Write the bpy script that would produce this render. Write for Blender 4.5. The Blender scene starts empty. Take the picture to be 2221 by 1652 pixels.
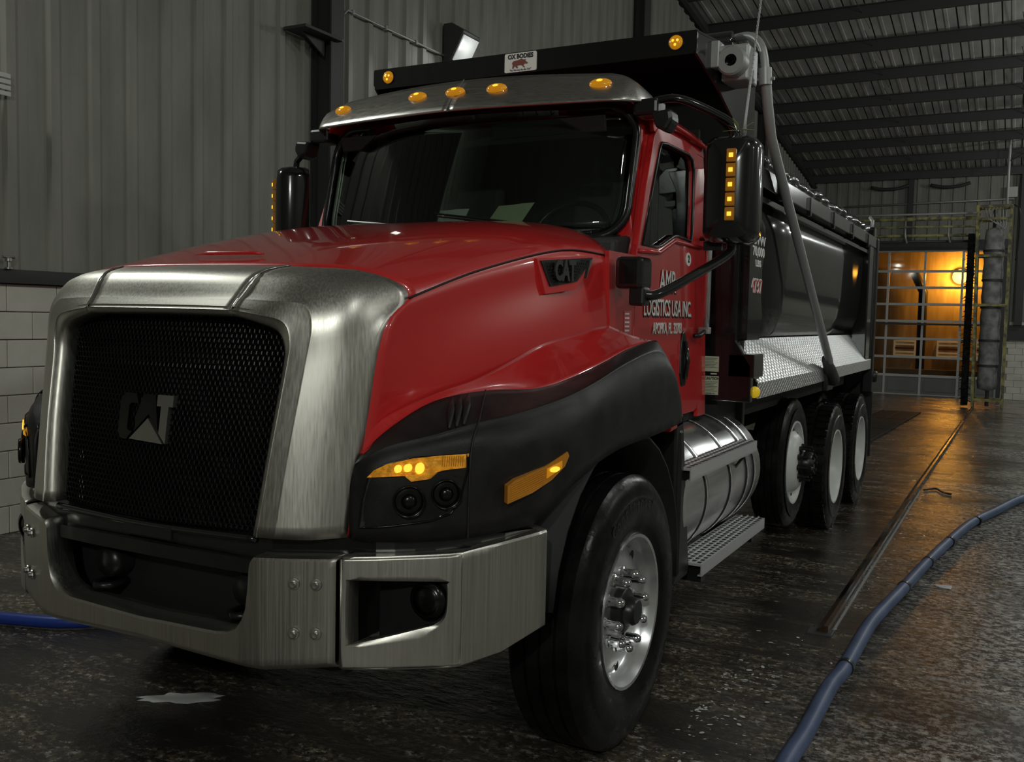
import bpy, bmesh, math, random
from mathutils import Vector, Matrix
from mathutils.geometry import tessellate_polygon
random.seed(7)
S = bpy.context.scene
COL = S.collection
PI = math.pi

# ------------------------------------------------------------------ camera
FPX, IW, IH = 2060.0, 2221.0, 1652.0
def camera():
    dY = Vector((2215-IW/2, 712-IH/2, FPX)).normalized()          # +Y axis in camera space (x right, y down, z forward)
    n = dY.cross(Vector((1, .0215, 0))).normalized()
    up = -n if n.y > 0 else n
    dX = dY.cross(up).normalized()
    if dX.x < 0: dX = -dX
    # columns of world->cam are dX,dY,up ; camera axes in world:
    right = Vector((dX.x, dY.x, up.x)); down = Vector((dX.y, dY.y, up.y)); fwd = Vector((dX.z, dY.z, up.z))
    M = Matrix((right, -down, -fwd)).transposed().to_4x4()
    M.translation = (2.486, -3.312, 1.66)
    cd = bpy.data.cameras.new('camera'); cd.sensor_width = 36; cd.lens = FPX/IW*36; cd.clip_end = 200; cd.clip_start = .05
    o = bpy.data.objects.new('camera', cd); COL.objects.link(o); o.matrix_world = M
    S.camera = o
camera()
# ------------------------------------------------------------------ world, exposure
w = bpy.data.worlds.new('world'); S.world = w; w.use_nodes = True
w.node_tree.nodes['Background'].inputs[0].default_value = (.02, .022, .03, 1)
w.node_tree.nodes['Background'].inputs[1].default_value = .03
S.view_settings.view_transform = 'Standard'; S.view_settings.look = 'None'
S.view_settings.exposure = 0; S.view_settings.gamma = 1; S.view_settings.use_curve_mapping = False
LP = dict(left=110, right=40, rear=40, bay=150, front=185)          # watts of the wall lamps

# ------------------------------------------------------------------ materials
def nodes(name):
    m = bpy.data.materials.new(name); m.use_nodes = True
    nt = m.node_tree; b = nt.nodes['Principled BSDF']
    return m, nt, b
def P(name, col, rough=.5, metal=0, coat=0, emit=None, es=0, spec=.5, trans=0, ior=1.45, aniso=0, alpha=1):
    m, nt, b = nodes(name)
    I = b.inputs
    I['Base Color'].default_value = (*col, 1); I['Roughness'].default_value = rough; I['Metallic'].default_value = metal
    I['Coat Weight'].default_value = coat; I['Coat Roughness'].default_value = .04
    I['Specular IOR Level'].default_value = spec; I['Transmission Weight'].default_value = trans; I['IOR'].default_value = ior
    I['Anisotropic'].default_value = aniso; I['Alpha'].default_value = alpha
    if emit: I['Emission Color'].default_value = (*emit, 1); I['Emission Strength'].default_value = es
    return m
def noise_mix(m, c1, c2, scale=4, lo=.35, hi=.65, detail=6, sxyz=(1,1,1), bump=0, bscale=40, rough=None, bdist=.01, rough_dim=.5):
    nt = m.node_tree; b = nt.nodes['Principled BSDF']; N = nt.nodes; L = nt.links
    tc = N.new('ShaderNodeTexCoord'); mp = N.new('ShaderNodeMapping'); mp.inputs['Scale'].default_value = sxyz
    g = N.new('ShaderNodeNewGeometry')
    L.new(g.outputs['Position'], mp.inputs['Vector'])
    n = N.new('ShaderNodeTexNoise'); n.inputs['Scale'].default_value = scale; n.inputs['Detail'].default_value = detail
    n.inputs['Roughness'].default_value = rough_dim
    L.new(mp.outputs[0], n.inputs['Vector'])
    r = N.new('ShaderNodeValToRGB'); r.color_ramp.elements[0].position = lo; r.color_ramp.elements[1].position = hi
    r.color_ramp.elements[0].color = (*c1, 1); r.color_ramp.elements[1].color = (*c2, 1)
    L.new(n.outputs['Fac'], r.inputs['Fac']); L.new(r.outputs['Color'], b.inputs['Base Color'])
    if rough:
        mr = N.new('ShaderNodeMapRange'); mr.inputs['From Min'].default_value = lo; mr.inputs['From Max'].default_value = hi
        mr.inputs['To Min'].default_value = rough[0]; mr.inputs['To Max'].default_value = rough[1]
        L.new(n.outputs['Fac'], mr.inputs['Value']); L.new(mr.outputs[0], b.inputs['Roughness'])
    if bump:
        n2 = N.new('ShaderNodeTexNoise'); n2.inputs['Scale'].default_value = bscale; n2.inputs['Detail'].default_value = 5
        L.new(mp.outputs[0], n2.inputs['Vector'])
        bp = N.new('ShaderNodeBump'); bp.inputs['Strength'].default_value = bump; bp.inputs['Distance'].default_value = bdist
        L.new(n2.outputs['Fac'], bp.inputs['Height']); L.new(bp.outputs[0], b.inputs['Normal'])
    return m
M = {}
M['red'] = P('red_paint', (.55, .020, .020), .30, coat=1.0)
M['alu'] = noise_mix(P('brushed_aluminium', (.5, .49, .45), .34, 1), (.50, .48, .43), (.60, .58, .53), 3, .3, .7, sxyz=(60, 60, 1), rough=(.34, .44))
M['visor'] = noise_mix(P('visor_steel', (.5, .49, .45), .34, 1), (.52, .50, .47), (.60, .58, .55), 3, .3, .7, sxyz=(2, 60, 60), rough=(.26, .36))
M['chrome'] = P('chrome', (.75, .75, .76), .09, 1)
M['polish'] = P('polished_aluminium', (.82, .82, .82), .24, .92)
M['zinc'] = P('zinc_bolt', (.45, .44, .42), .35, 1)
M['plate'] = P('step_aluminium', (.66, .66, .66), .38, .5)
M['plastic'] = noise_mix(P('fender_plastic', (.02, .019, .018), .42, spec=.35), (.009, .0085, .008), (.018, .016, .015), 9, .35, .7, bump=.25, bscale=300, rough=(.36, .55), bdist=.002)
M['black'] = P('black_paint', (.009, .009, .009), .16, coat=.6)
M['meshblack'] = P('grille_black', (.005, .005, .005), .35, spec=.25)
M['matte'] = P('black_matte', (.010, .010, .010), .6)
M['satin'] = P('black_satin', (.012, .012, .012), .32)
M['rubber'] = noise_mix(P('tyre_rubber', (.007, .007, .007), .3, spec=.22), (.005, .005, .005), (.010, .0095, .009), 8, rough=(.2, .42), bump=.1, bscale=60)
M['gasket'] = P('gasket_rubber', (.010, .010, .010), .25)
M['white'] = P('white_wheel_paint', (.62, .62, .60), .35)
M['letter'] = P('white_lettering', (.75, .74, .70), .5)
M['ltred'] = P('red_lettering', (.55, .08, .08), .5)
M['label'] = P('cream_label', (.50, .50, .36), .5)
M['paper'] = P('paper', (.88, .90, .88), .8)
M['papery'] = P('yellow_paper', (.82, .85, .60), .8)
M['dark_chrome'] = P('dark_chrome', (.035, .034, .033), .22, .9)
M['emblem'] = P('satin_emblem', (.30, .29, .27), .35, .9)
M['ventbadge'] = P('grey_badge', (.10, .10, .095), .4, .8)
M['brown'] = P('brown_print', (.20, .055, .035), .6)
M['amber'] = P('amber_lens', (.55, .20, .01), .15, emit=(1, .42, .012), es=.26, coat=.5)
M['signal'] = noise_mix(P('signal_lens', (.6, .25, .02), .12, emit=(1, .40, .012), es=.20, coat=.6), (.30, .10, .006), (.75, .34, .03), 55, .4, .6, bump=.8, bscale=120)
M['amber_hot'] = P('amber_bulb', (.8, .4, .05), .3, emit=(1, .58, .05), es=1.3)
M['amber_dim'] = P('amber_lens_unlit', (.42, .17, .015), .15, emit=(1, .36, .02), es=.035, coat=.5)
M['yellow_mark'] = P('yellow_marker', (.7, .5, .03), .25, emit=(1, .62, .02), es=.22)
def sheet_glass(name, tint, ior, rough=.02):
    m, nt, b = nodes(name); N = nt.nodes; L = nt.links; N.remove(b)
    t = N.new('ShaderNodeBsdfTransparent'); t.inputs[0].default_value = (*tint, 1)
    g = N.new('ShaderNodeBsdfGlossy'); g.inputs['Roughness'].default_value = rough; g.inputs['Color'].default_value = (.9, .95, .92, 1)
    f = N.new('ShaderNodeFresnel'); f.inputs['IOR'].default_value = ior
    x = N.new('ShaderNodeMixShader'); L.new(f.outputs[0], x.inputs[0]); L.new(t.outputs[0], x.inputs[1]); L.new(g.outputs[0], x.inputs[2])
    L.new(x.outputs[0], N['Material Output'].inputs['Surface']); return m
M['glass'] = sheet_glass('tinted_glass', (.72, .78, .74), 1.6)
M['pane'] = sheet_glass('door_glass', (.85, .82, .76), 1.3, .05)
M['lens'] = P('clear_lens', (.8, .8, .8), .03, trans=1, ior=1.3)
M['reflector'] = P('reflector_bowl', (.55, .55, .55), .12, 1)
M['lampbowl'] = P('headlight_cover', (.012, .011, .010), .06, coat=1)
M['seat'] = P('seat_cloth', (.05, .05, .05), .85)
M['dash'] = P('dashboard', (.03, .03, .03), .6)
M['wallmetal'] = noise_mix(P('wall_sheet', (.3, .3, .27), .5), (.20, .197, .172), (.28, .272, .24), 2.2, .3, .7, sxyz=(2, 2, .5), bump=.05, bscale=30)
M['roofmetal'] = noise_mix(P('roof_sheet', (.3, .3, .29), .5), (.30, .295, .285), (.55, .53, .50), 1.3, .3, .7, sxyz=(2.5, .6, 1))
M['steel'] = P('dark_steel', (.055, .055, .055), .5, .2)
M['galv'] = P('galvanised', (.36, .36, .35), .42, .35)
M['block'] = noise_mix(P('painted_block', (.6, .58, .5), .6), (.70, .68, .59), (.80, .78, .69), 3, bump=.2, bscale=60)
M['mortar'] = P('block_joint', (.52, .50, .44), .8)
M['hose'] = noise_mix(P('blue_hose', (.06, .10, .20), .45), (.055, .085, .17), (.09, .125, .23), 6)
M['hose_b'] = P('bright_blue_hose', (.02, .05, .30), .4)
M['rust'] = noise_mix(P('rusty_steel', (.1, .06, .04), .4), (.014, .012, .011), (.085, .042, .020), 2, .42, .75, rough=(.15, .45))
M['yellow'] = noise_mix(P('worn_yellow_paint', (.5, .42, .1), .55), (.10, .095, .07), (.40, .36, .12), 6, .40, .62)
M['brush'] = noise_mix(P('brush_cloth', (.02, .02, .02), .9), (.008, .008, .008), (.03, .028, .026), 10, bump=1, bscale=40, bdist=.05)
M['cloth'] = noise_mix(P('grey_curtain', (.3, .3, .3), .85), (.16, .16, .16), (.36, .36, .35), 5)
M['doorframe'] = P('door_aluminium', (.62, .62, .60), .4, .1)
M['grey'] = P('grey_panel', (.22, .22, .21), .55)
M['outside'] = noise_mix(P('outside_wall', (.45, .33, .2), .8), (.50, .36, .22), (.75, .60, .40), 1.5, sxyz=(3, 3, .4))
M['lampglass'] = P('lamp_lens', (.12, .12, .12), .4, emit=(.96, 1, .97), es=.34)
M['sodium'] = P('sodium_lens', (.8, .5, .1), .4, emit=(1, .66, .12), es=6)
M['leaf'] = P('leaf_green', (.34, .40, .14), .5)
M['glowslat'] = P('glow_slat', (.7, .62, .45), .6, emit=(1, .80, .52), es=.12)  # vent slats and frames glow faintly by themselves so that they look lit
M['foam'] = P('soap_foam', (.55, .55, .54), .6)
M['leaf2'] = P('paper_scrap', (.6, .6, .62), .7)
M['whiteplastic'] = P('white_plastic', (.5, .5, .48), .45)

def diamond():
    m, nt, b = nodes('diamond_plate'); N = nt.nodes; L = nt.links
    b.inputs['Base Color'].default_value = (.74, .74, .73, 1); b.inputs['Metallic'].default_value = .9; b.inputs['Roughness'].default_value = .33
    g = N.new('ShaderNodeNewGeometry'); sp = N.new('ShaderNodeSeparateXYZ'); L.new(g.outputs['Position'], sp.inputs[0])
    def mth(op, a, bb=None):
        n = N.new('ShaderNodeMath'); n.operation = op
        for i, v in enumerate((a, bb)):
            if v is None: continue
            if isinstance(v, (int, float)): n.inputs[i].default_value = v
            else: L.new(v, n.inputs[i])
        return n.outputs[0]
    y = mth('MULTIPLY', sp.outputs['Y'], 90.); z = mth('MULTIPLY', sp.outputs['Z'], 180.)
    a = mth('SINE', mth('ADD', y, z)); c = mth('SINE', mth('SUBTRACT', y, z))
    h = mth('MAXIMUM', mth('POWER', mth('MAXIMUM', a, 0.), 4.), mth('POWER', mth('MAXIMUM', c, 0.), 4.))
    bp = N.new('ShaderNodeBump'); bp.inputs['Strength'].default_value = .8; bp.inputs['Distance'].default_value = .004
    L.new(h, bp.inputs['Height']); L.new(bp.outputs[0], b.inputs['Normal'])
    return m
M['diamond'] = diamond()
def floor_mat():
    m, nt, b = nodes('wet_concrete'); N = nt.nodes; L = nt.links
    g = N.new('ShaderNodeNewGeometry')
    def noise(scale, sx=1, sy=1, det=6, rg=.55):
        mp = N.new('ShaderNodeMapping'); mp.inputs['Scale'].default_value = (sx, sy, 1); L.new(g.outputs['Position'], mp.inputs[0])
        n = N.new('ShaderNodeTexNoise'); n.inputs['Scale'].default_value = scale; n.inputs['Detail'].default_value = det; n.inputs['Roughness'].default_value = rg
        L.new(mp.outputs[0], n.inputs['Vector']); return n.outputs['Fac']
    def ramp(f, p0, p1, c0, c1):
        r = N.new('ShaderNodeValToRGB'); r.color_ramp.elements[0].position = p0; r.color_ramp.elements[1].position = p1
        r.color_ramp.elements[0].color = (*c0, 1); r.color_ramp.elements[1].color = (*c1, 1); L.new(f, r.inputs[0]); return r.outputs[0]
    def mix(f, a, c):
        n = N.new('ShaderNodeMix'); n.data_type = 'RGBA'; L.new(f, n.inputs['Factor']); L.new(a, n.inputs['A']); L.new(c, n.inputs['B']); return n.outputs['Result']
    def mth(op, a, bb=None):
        n = N.new('ShaderNodeMath'); n.operation = op
        for i, v in enumerate((a, bb)):
            if v is None: continue
            if isinstance(v, (int, float)): n.inputs[i].default_value = v
            else: L.new(v, n.inputs[i])
        return n.outputs[0]
    base = ramp(noise(1.1, .6, 1.2), .3, .72, (.010, .0095, .009), (.060, .052, .042))
    stain = ramp(noise(1.7, .6, 2.0, 8, .7), .46, .60, (.0, .0, .0), (1, 1, 1))
    pale = ramp(noise(26, 1, 1, 8, .7), .46, .62, (.030, .025, .018), (.30, .24, .15))
    c1 = mix(mth('MULTIPLY', stain, .7), base, pale)
    big = ramp(noise(.55, .8, .8, 3), .52, .66, (0, 0, 0), (1, 1, 1))
    speck = ramp(noise(30, .8, 1, 9, .75), .545, .60, (0, 0, 0), (1, 1, 1))
    white = N.new('ShaderNodeRGB'); white.outputs[0].default_value = (.58, .56, .53, 1)
    sp = N.new('ShaderNodeSeparateXYZ'); L.new(g.outputs['Position'], sp.inputs[0])
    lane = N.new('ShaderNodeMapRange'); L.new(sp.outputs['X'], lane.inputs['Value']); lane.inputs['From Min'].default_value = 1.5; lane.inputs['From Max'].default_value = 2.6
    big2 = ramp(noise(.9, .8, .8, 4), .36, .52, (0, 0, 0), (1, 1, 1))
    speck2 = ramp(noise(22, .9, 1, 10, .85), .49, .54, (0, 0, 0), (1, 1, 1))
    glint_specks = mth('MULTIPLY', mth('MULTIPLY', lane.outputs[0], big2), speck2)          # lamp glints on the wet floor, painted as white specks towards the next lane
    c2 = mix(mth('MINIMUM', mth('ADD', mth('MULTIPLY', mth('MULTIPLY', speck, stain), .8), mth('MULTIPLY', glint_specks, .95)), 1.), c1, white.outputs[0])
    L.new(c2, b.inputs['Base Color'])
    rg = N.new('ShaderNodeMapRange'); L.new(noise(2.2, 1, .8, 6), rg.inputs['Value'])
    rg.inputs['From Min'].default_value = .35; rg.inputs['From Max'].default_value = .68; rg.inputs['To Min'].default_value = .05; rg.inputs['To Max'].default_value = .34
    L.new(rg.outputs[0], b.inputs['Roughness'])
    bp = N.new('ShaderNodeBump'); bp.inputs['Strength'].default_value = .8; bp.inputs['Distance'].default_value = .014
    hh = mth('ADD', mth('MULTIPLY', noise(9, .7, 1.6, 8, .6), 1.), mth('MULTIPLY', noise(60, 1, 1, 4), .12))
    L.new(hh, bp.inputs['Height']); L.new(bp.outputs[0], b.inputs['Normal'])
    b.inputs['Specular IOR Level'].default_value = .55
    return m
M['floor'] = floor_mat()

# ------------------------------------------------------------------ mesh helpers
def obj(name, vs, fs, mat, parent=None, smooth=False, bev=0, sol=0, loc=None, solo=-1, seg=2):
    me = bpy.data.meshes.new(name); me.from_pydata([tuple(v) for v in vs], [], [tuple(f) for f in fs])
    bm = bmesh.new(); bm.from_mesh(me); bmesh.ops.remove_doubles(bm, verts=bm.verts, dist=1e-5); bmesh.ops.recalc_face_normals(bm, faces=bm.faces); bm.to_mesh(me); bm.free()
    me.materials.append(M[mat] if isinstance(mat, str) else mat)
    return link(name, me, parent, smooth, bev, sol, loc, solo, seg)
def link(name, me, parent=None, smooth=False, bev=0, sol=0, loc=None, solo=-1, seg=2):
    o = bpy.data.objects.new(name, me); COL.objects.link(o)
    if parent: o.parent = parent
    if loc is not None: o.location = loc
    if smooth:
        for p in me.polygons: p.use_smooth = True
        if smooth == 'auto':
            md = None
            me.set_sharp_from_angle(angle=math.radians(38))
    if sol:
        md = o.modifiers.new('thickness', 'SOLIDIFY'); md.thickness = sol; md.offset = solo
    if bev:
        md = o.modifiers.new('bevel', 'BEVEL'); md.width = bev; md.segments = seg; md.limit_method = 'ANGLE'; md.angle_limit = math.radians(35)
    return o
def empty(name, loc=(0, 0, 0), parent=None):
    o = bpy.data.objects.new(name, None); COL.objects.link(o); o.location = loc; o.empty_display_size = .2
    if parent: o.parent = parent
    return o
def tag(o, label=None, cat=None, group=None, kind=None):
    if label: o['label'] = label
    if cat: o['category'] = cat
    if group: o['group'] = group
    if kind: o['kind'] = kind
    return o
def copy(o, parent=None, loc=None, rot=None):
    c = o.copy(); COL.objects.link(c); c.parent = parent
    if loc is not None: c.location = loc
    if rot is not None: c.rotation_euler = rot
    return c
class G:                                             # gathers shapes into one mesh
    def __init__(s): s.v = []; s.f = []
    def add(s, vs, fs):
        n = len(s.v); s.v += [tuple(v) for v in vs]; s.f += [tuple(i+n for i in f) for f in fs]; return s
    def box(s, x0, x1, y0, y1, z0, z1):
        return s.add([(x, y, z) for x in (x0, x1) for y in (y0, y1) for z in (z0, z1)],
                     [(0, 1, 3, 2), (4, 6, 7, 5), (0, 4, 5, 1), (2, 3, 7, 6), (0, 2, 6, 4), (1, 5, 7, 3)])
    def prism(s, poly, ax, a0, a1):                  # poly in the other two axes (cyclic order kept)
        def mk(p, a): return (a, p[0], p[1]) if ax == 0 else ((p[0], a, p[1]) if ax == 1 else (p[0], p[1], a))
        n = len(poly)
        return s.add([mk(p, a0) for p in poly]+[mk(p, a1) for p in poly],
                     [tuple(range(n))[::-1], tuple(range(n, 2*n))]+[(i, (i+1) % n, n+(i+1) % n, n+i) for i in range(n)])
    def tube(s, pts, r, n=10, cap=True, closed=False):
        pts = [Vector(p) for p in pts]; N = len(pts); vs = []; prev = None
        for i, p in enumerate(pts):
            a = pts[i-1] if (i > 0 or closed) else p; b = pts[(i+1) % N] if (i < N-1 or closed) else p
            t = (b-a).normalized()
            if prev is None:
                u = t.cross(Vector((0, 0, 1)))
                if u.length < .1: u = t.cross(Vector((1, 0, 0)))
            else: u = prev - t*prev.dot(t)
            u.normalize(); prev = u; v = t.cross(u)
            rr = r[i] if isinstance(r, (list, tuple)) else r
            vs += [p+(u*math.cos(2*PI*k/n)+v*math.sin(2*PI*k/n))*rr for k in range(n)]
        fs = [(i*n+k, i*n+(k+1) % n, ((i+1) % N)*n+(k+1) % n, ((i+1) % N)*n+k) for i in range(N if closed else N-1) for k in range(n)]
        if cap and not closed: fs += [tuple(range(n))[::-1], tuple(range((N-1)*n, N*n))]
        return s.add(vs, fs)
    def lathe(s, prof, c=(0, 0, 0), n=40, ax=0):     # prof: (radius, along axis)
        vs = []; c = Vector(c); K = len(prof)
        for k in range(n):
            a = 2*PI*k/n; ca, sa = math.cos(a), math.sin(a)
            for r, h in prof:
                vs.append(c+Vector(((h, r*ca, r*sa), (r*ca, h, r*sa), (r*ca, r*sa, h))[ax]))
        fs = [(k*K+i, k*K+i+1, ((k+1) % n)*K+i+1, ((k+1) % n)*K+i) for k in range(n) for i in range(K-1)]
        return s.add(vs, fs)
    def grid(s, rows):
        R, Cn = len(rows), len(rows[0])
        return s.add([p for r in rows for p in r], [(i*Cn+j, i*Cn+j+1, (i+1)*Cn+j+1, (i+1)*Cn+j) for i in range(R-1) for j in range(Cn-1)])
    def ring(s, a, b):
        n = len(a); return s.add(list(a)+list(b), [(i, (i+1) % n, n+(i+1) % n, n+i) for i in range(n)])
    def poly(s, pts, fn):                            # planar 2D polygon mapped by fn
        t = tessellate_polygon([[Vector((p[0], p[1], 0)) for p in pts]])
        return s.add([fn(*p) for p in pts], t)
    def slab(s, pts, fn, d0, d1):                    # closed slab between two mapped copies
        n = len(pts); t = tessellate_polygon([[Vector((p[0], p[1], 0)) for p in pts]])
        a = [fn(d0)(*p) for p in pts]; b = [fn(d1)(*p) for p in pts]
        return s.add(a+b, [tuple(q) for q in t]+[tuple(i+n for i in q) for q in t]+[(i, (i+1) % n, n+(i+1) % n, n+i) for i in range(n)])
    def obj(s, name, mat, parent=None, **k): return obj(name, s.v, s.f, mat, parent, **k)
def cr(p0, p1, p2, p3, t):
    return ((p1*2)+(p2-p0)*t+(p0*2-p1*5+p2*4-p3)*t*t+(p1*3-p0-p2*3+p3)*t*t*t)*.5
def spline(pts, k=4, closed=False):
    pts = [Vector(p) for p in pts]; n = len(pts); out = []
    for i in range(n if closed else n-1):
        if closed: a, b, c, d = pts[i-1], pts[i], pts[(i+1) % n], pts[(i+2) % n]
        else: a, b, c, d = pts[max(i-1, 0)], pts[i], pts[i+1], pts[min(i+2, n-1)]
        out += [cr(a, b, c, d, j/k) for j in range(k)]
    if not closed: out.append(pts[-1])
    return out
def crgrid(rows, ku=4, kv=4):
    r1 = [spline(r, kv) for r in rows]
    cols = [spline([r[j] for r in r1], ku) for j in range(len(r1[0]))]
    return [[c[i] for c in cols] for i in range(len(cols[0]))]
def mir(p): return (-p[0], p[1], p[2])
def sx(p, s): return (p[0]*s, p[1], p[2])
def full(half): return [mir(p) for p in half[:0:-1]]+list(half)
def lerp(tbl, x):
    if x <= tbl[0][0]: return tbl[0][1]
    for (a, b), (c, d) in zip(tbl, tbl[1:]):
        if x <= c: return b+(d-b)*(x-a)/(c-a)
    return tbl[-1][1]
def rrect(x0, x1, z0, z1, r, n=6):
    out = []
    for cx, cz, a0 in ((x1-r, z1-r, 0), (x0+r, z1-r, PI/2), (x0+r, z0+r, PI), (x1-r, z0+r, 1.5*PI)):
        out += [(cx+r*math.cos(a0+PI/2*i/n), cz+r*math.sin(a0+PI/2*i/n)) for i in range(n+1)]
    return out
def ellip(cx, cz, a, b, n=24): return [(cx+a*math.cos(2*PI*i/n), cz+b*math.sin(2*PI*i/n)) for i in range(n)]
def box(name, x0, x1, y0, y1, z0, z1, mat, parent=None, **k): return G().box(x0, x1, y0, y1, z0, z1).obj(name, mat, parent, **k)
def text(name, body, size, org, xd, yd, mat, parent=None, wide=1., bold=0., ext=.0008, align='CENTER', lift=0):
    cu = bpy.data.curves.new(name, 'FONT'); cu.body = body; cu.size = size; cu.align_x = align; cu.align_y = 'CENTER'
    cu.extrude = ext; cu.offset = bold; cu.resolution_u = 3
    t = bpy.data.objects.new(name, cu); COL.objects.link(t)
    dg = bpy.context.evaluated_depsgraph_get(); me = bpy.data.meshes.new_from_object(t.evaluated_get(dg))
    bpy.data.objects.remove(t); bpy.data.curves.remove(cu)
    xd = Vector(xd).normalized(); yd = Vector(yd); yd = (yd-xd*yd.dot(xd)).normalized(); zd = xd.cross(yd)
    mt = Matrix((xd*wide, yd, zd)).transposed().to_4x4(); mt.translation = Vector(org)+zd*lift
    me.transform(mt); me.materials.clear(); me.materials.append(M[mat])
    return link(name, me, parent)
def floor_z(y): return 0. if y < 7 else -.025*(y-7)

# ------------------------------------------------------------------ the room
def roof_z(y): return 6.6+.13*(30.3-y)
XR, YF, YB = 9.0, -9.0, 30.3
def st(o, label=None): o['kind'] = 'structure'; return o
def room():
    xs = [-4.1, XR]
    g = G(); ys = [YF, 7, 9.9]
    g.grid([[(x, y, floor_z(y)) for x in xs] for y in ys])
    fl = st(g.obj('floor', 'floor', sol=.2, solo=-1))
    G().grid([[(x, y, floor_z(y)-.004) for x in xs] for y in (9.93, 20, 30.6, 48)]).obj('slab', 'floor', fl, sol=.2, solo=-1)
    # left wall
    g = G(); g.prism([(YF, -.1), (YB+.3, -.8), (YB+.3, roof_z(YB+.3)), (YF, roof_z(YF))], 0, -4.2, -4.045)
    wl = st(g.obj('wall_left', 'mortar'))
    # ribbed sheets
    pw = .355
    def sheet(w, d, rw=.075):
        k = w/2
        pr = [(-k, 0), (-k, .012), (-k+.02, 0.012), (-rw/2-.02-.055, .012), (-rw/2-.055, .012+d), (rw/2-.055, .012+d), (rw/2+.02-.055, .012), (.085, .012), (.09, .014), (.097, .014), (.102, .012), (k, .012), (k, 0)]
        v = [(x, y, z) for z in (0, 1) for y, x in pr]; n = len(pr)
        f = [(i, (i+1) % n, n+(i+1) % n, n+i) for i in range(n)]+[tuple(range(n)), tuple(range(n, 2*n))]
        return v, f
    v, f = sheet(pw-.0005, .038, .07); proto = None
    n = int((YB-YF)/pw)
    for i in range(n):
        y = .09+(i-26)*pw
        if y < YF+.2 or y > YB-.1: continue
        o = copy(proto, wl, (-4.045, y, 1.9)) if proto else obj('wall_panel', v, f, 'wallmetal', wl, loc=(-4.045, y, 1.9))
        proto = proto or o
        o.scale = (1, 1, roof_z(y)-1.9)
    # concrete blocks below
    bp = None
    for r in range(9):
        for c in range(14):
            y = -1.6+c*.406+(r % 2)*.203
            o = copy(bp, wl, (-4.02, y, .002+r*.203)) if bp else box('block', -.03, .03, -.2, .2, 0, .197, 'block', wl, bev=.006, loc=(-4.02, y, .002+r*.203))
            bp = bp or o
    G().box(-4.045, -4.0, 4.1, YB, -.6, 1.83).box(-4.045, -4.0, YF, -2, 0, 1.83).obj('block_course', 'block', wl)
    st(G().box(-4.05, -3.93, YF, YB, 1.83, 1.87).box(-4.05, -3.96, YF, YB, 1.87, 1.93).obj('trim_1', 'steel'))
    # columns of the left wall
    for y0, y1, zt in ((4.40, 4.60, roof_z(4.4)), (13.2, 13.5, roof_z(13.2)), (22.5, 22.8, roof_z(22.5))):
        t = st(G().box(-4.03, -4.01, y0, y1, 1.9, zt).box(-3.79, -3.77, y0, y1, 0 if y0 < 7 else -.5, zt).box(-4.01, -3.79, (y0+y1)/2-.01, (y0+y1)/2+.01, 0 if y0 < 7 else -.5, zt).obj('trim_2', 'steel'))
    st(G().box(-3.98, -3.70, 3.93, 4.5, 4.40, 4.43).prism([(4.05, 4.40), (4.38, 4.40), (4.38, 4.24)], 0, -3.86, -3.84).obj('trim_3', 'steel', bev=.004))
    # rafter along the rake
    st(G().prism([(YF, roof_z(YF)-.06), (YB, roof_z(YB)-.06), (YB, roof_z(YB)-.36), (YF, roof_z(YF)-.36)], 0, -4.0, -3.94).prism([(YF, roof_z(YF)-.34), (YB, roof_z(YB)-.34), (YB, roof_z(YB)-.36), (YF, roof_z(YF)-.36)], 0, -4.0, -3.84).obj('trim_4', 'steel'))
    # roof
    g = G().prism([(YF, roof_z(YF)+.06), (YB+.3, roof_z(YB+.3)+.06), (YB+.3, roof_z(YB+.3)+.12), (YF, roof_z(YF)+.12)], 0, -4.2, XR)
    ce = st(g.obj('ceiling', 'steel'))
    k = .42; ln = YB-YF; proto = None
    pr = [(-k/2+.016, .04), (-.04, .04), (-.03, .025), (.03, .025), (.04, .04), (k/2-.016, .04), (k/2-.016, .048), (-k/2+.016, .048)]
    vv = [(x, y, z+.13*(-y)) for y in (0, ln) for x, z in pr]; m = len(pr)
    ff = [(i, (i+1) % m, m+(i+1) % m, m+i) for i in range(m)]+[tuple(range(m)), tuple(range(m, 2*m))]
    for i in range(31):
        o = copy(proto, ce, (-3.85+i*k, YF, roof_z(YF))) if proto else obj('roof_panel', vv, ff, 'roofmetal', ce, loc=(-3.85, YF, roof_z(YF)))
        proto = proto or o
    proto = None
    for i in range(21):
        y = 30.0-i*1.757; z = roof_z(y)-.005
        o = copy(proto, ce, (0, y, z)) if proto else G().box(-4.0, XR, -.006, .006, -.25, 0).box(-4.0, XR, -.07, .0, -.018, 0).box(-4.0, XR, 0, .07, -.25, -.235).obj('purlin', 'steel', ce, loc=(0, y, z))
        proto = proto or o
    proto = None
    for i in range(14):                                # sag rods between purlins
        y = 28.2-(i//2)*1.757; x = (-.8, 2.2)[i % 2]
        o = copy(proto, ce, (x, y, roof_z(y)-.16)) if proto else G().tube([(0, -.85, .11), (.12, .85, -.11)], .009, 6).obj('sag_rod', 'steel', ce, loc=(x, y, roof_z(y)-.16))
        proto = proto or o
    # back wall with its door opening
    g = G(); zb = -.8
    g.box(-4.2, -2.6, YB, YB+.15, zb, 6.62).box(1.9, XR, YB, YB+.15, zb, 6.62).box(-2.6, 1.9, YB, YB+.15, 4.14, 6.62)
    wb = st(g.obj('wall_back', 'mortar'))
    v, f = sheet(.355-.004, .03)
    v = [(y, -x, z) for x, y, z in v]; pu = pl = None
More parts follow.
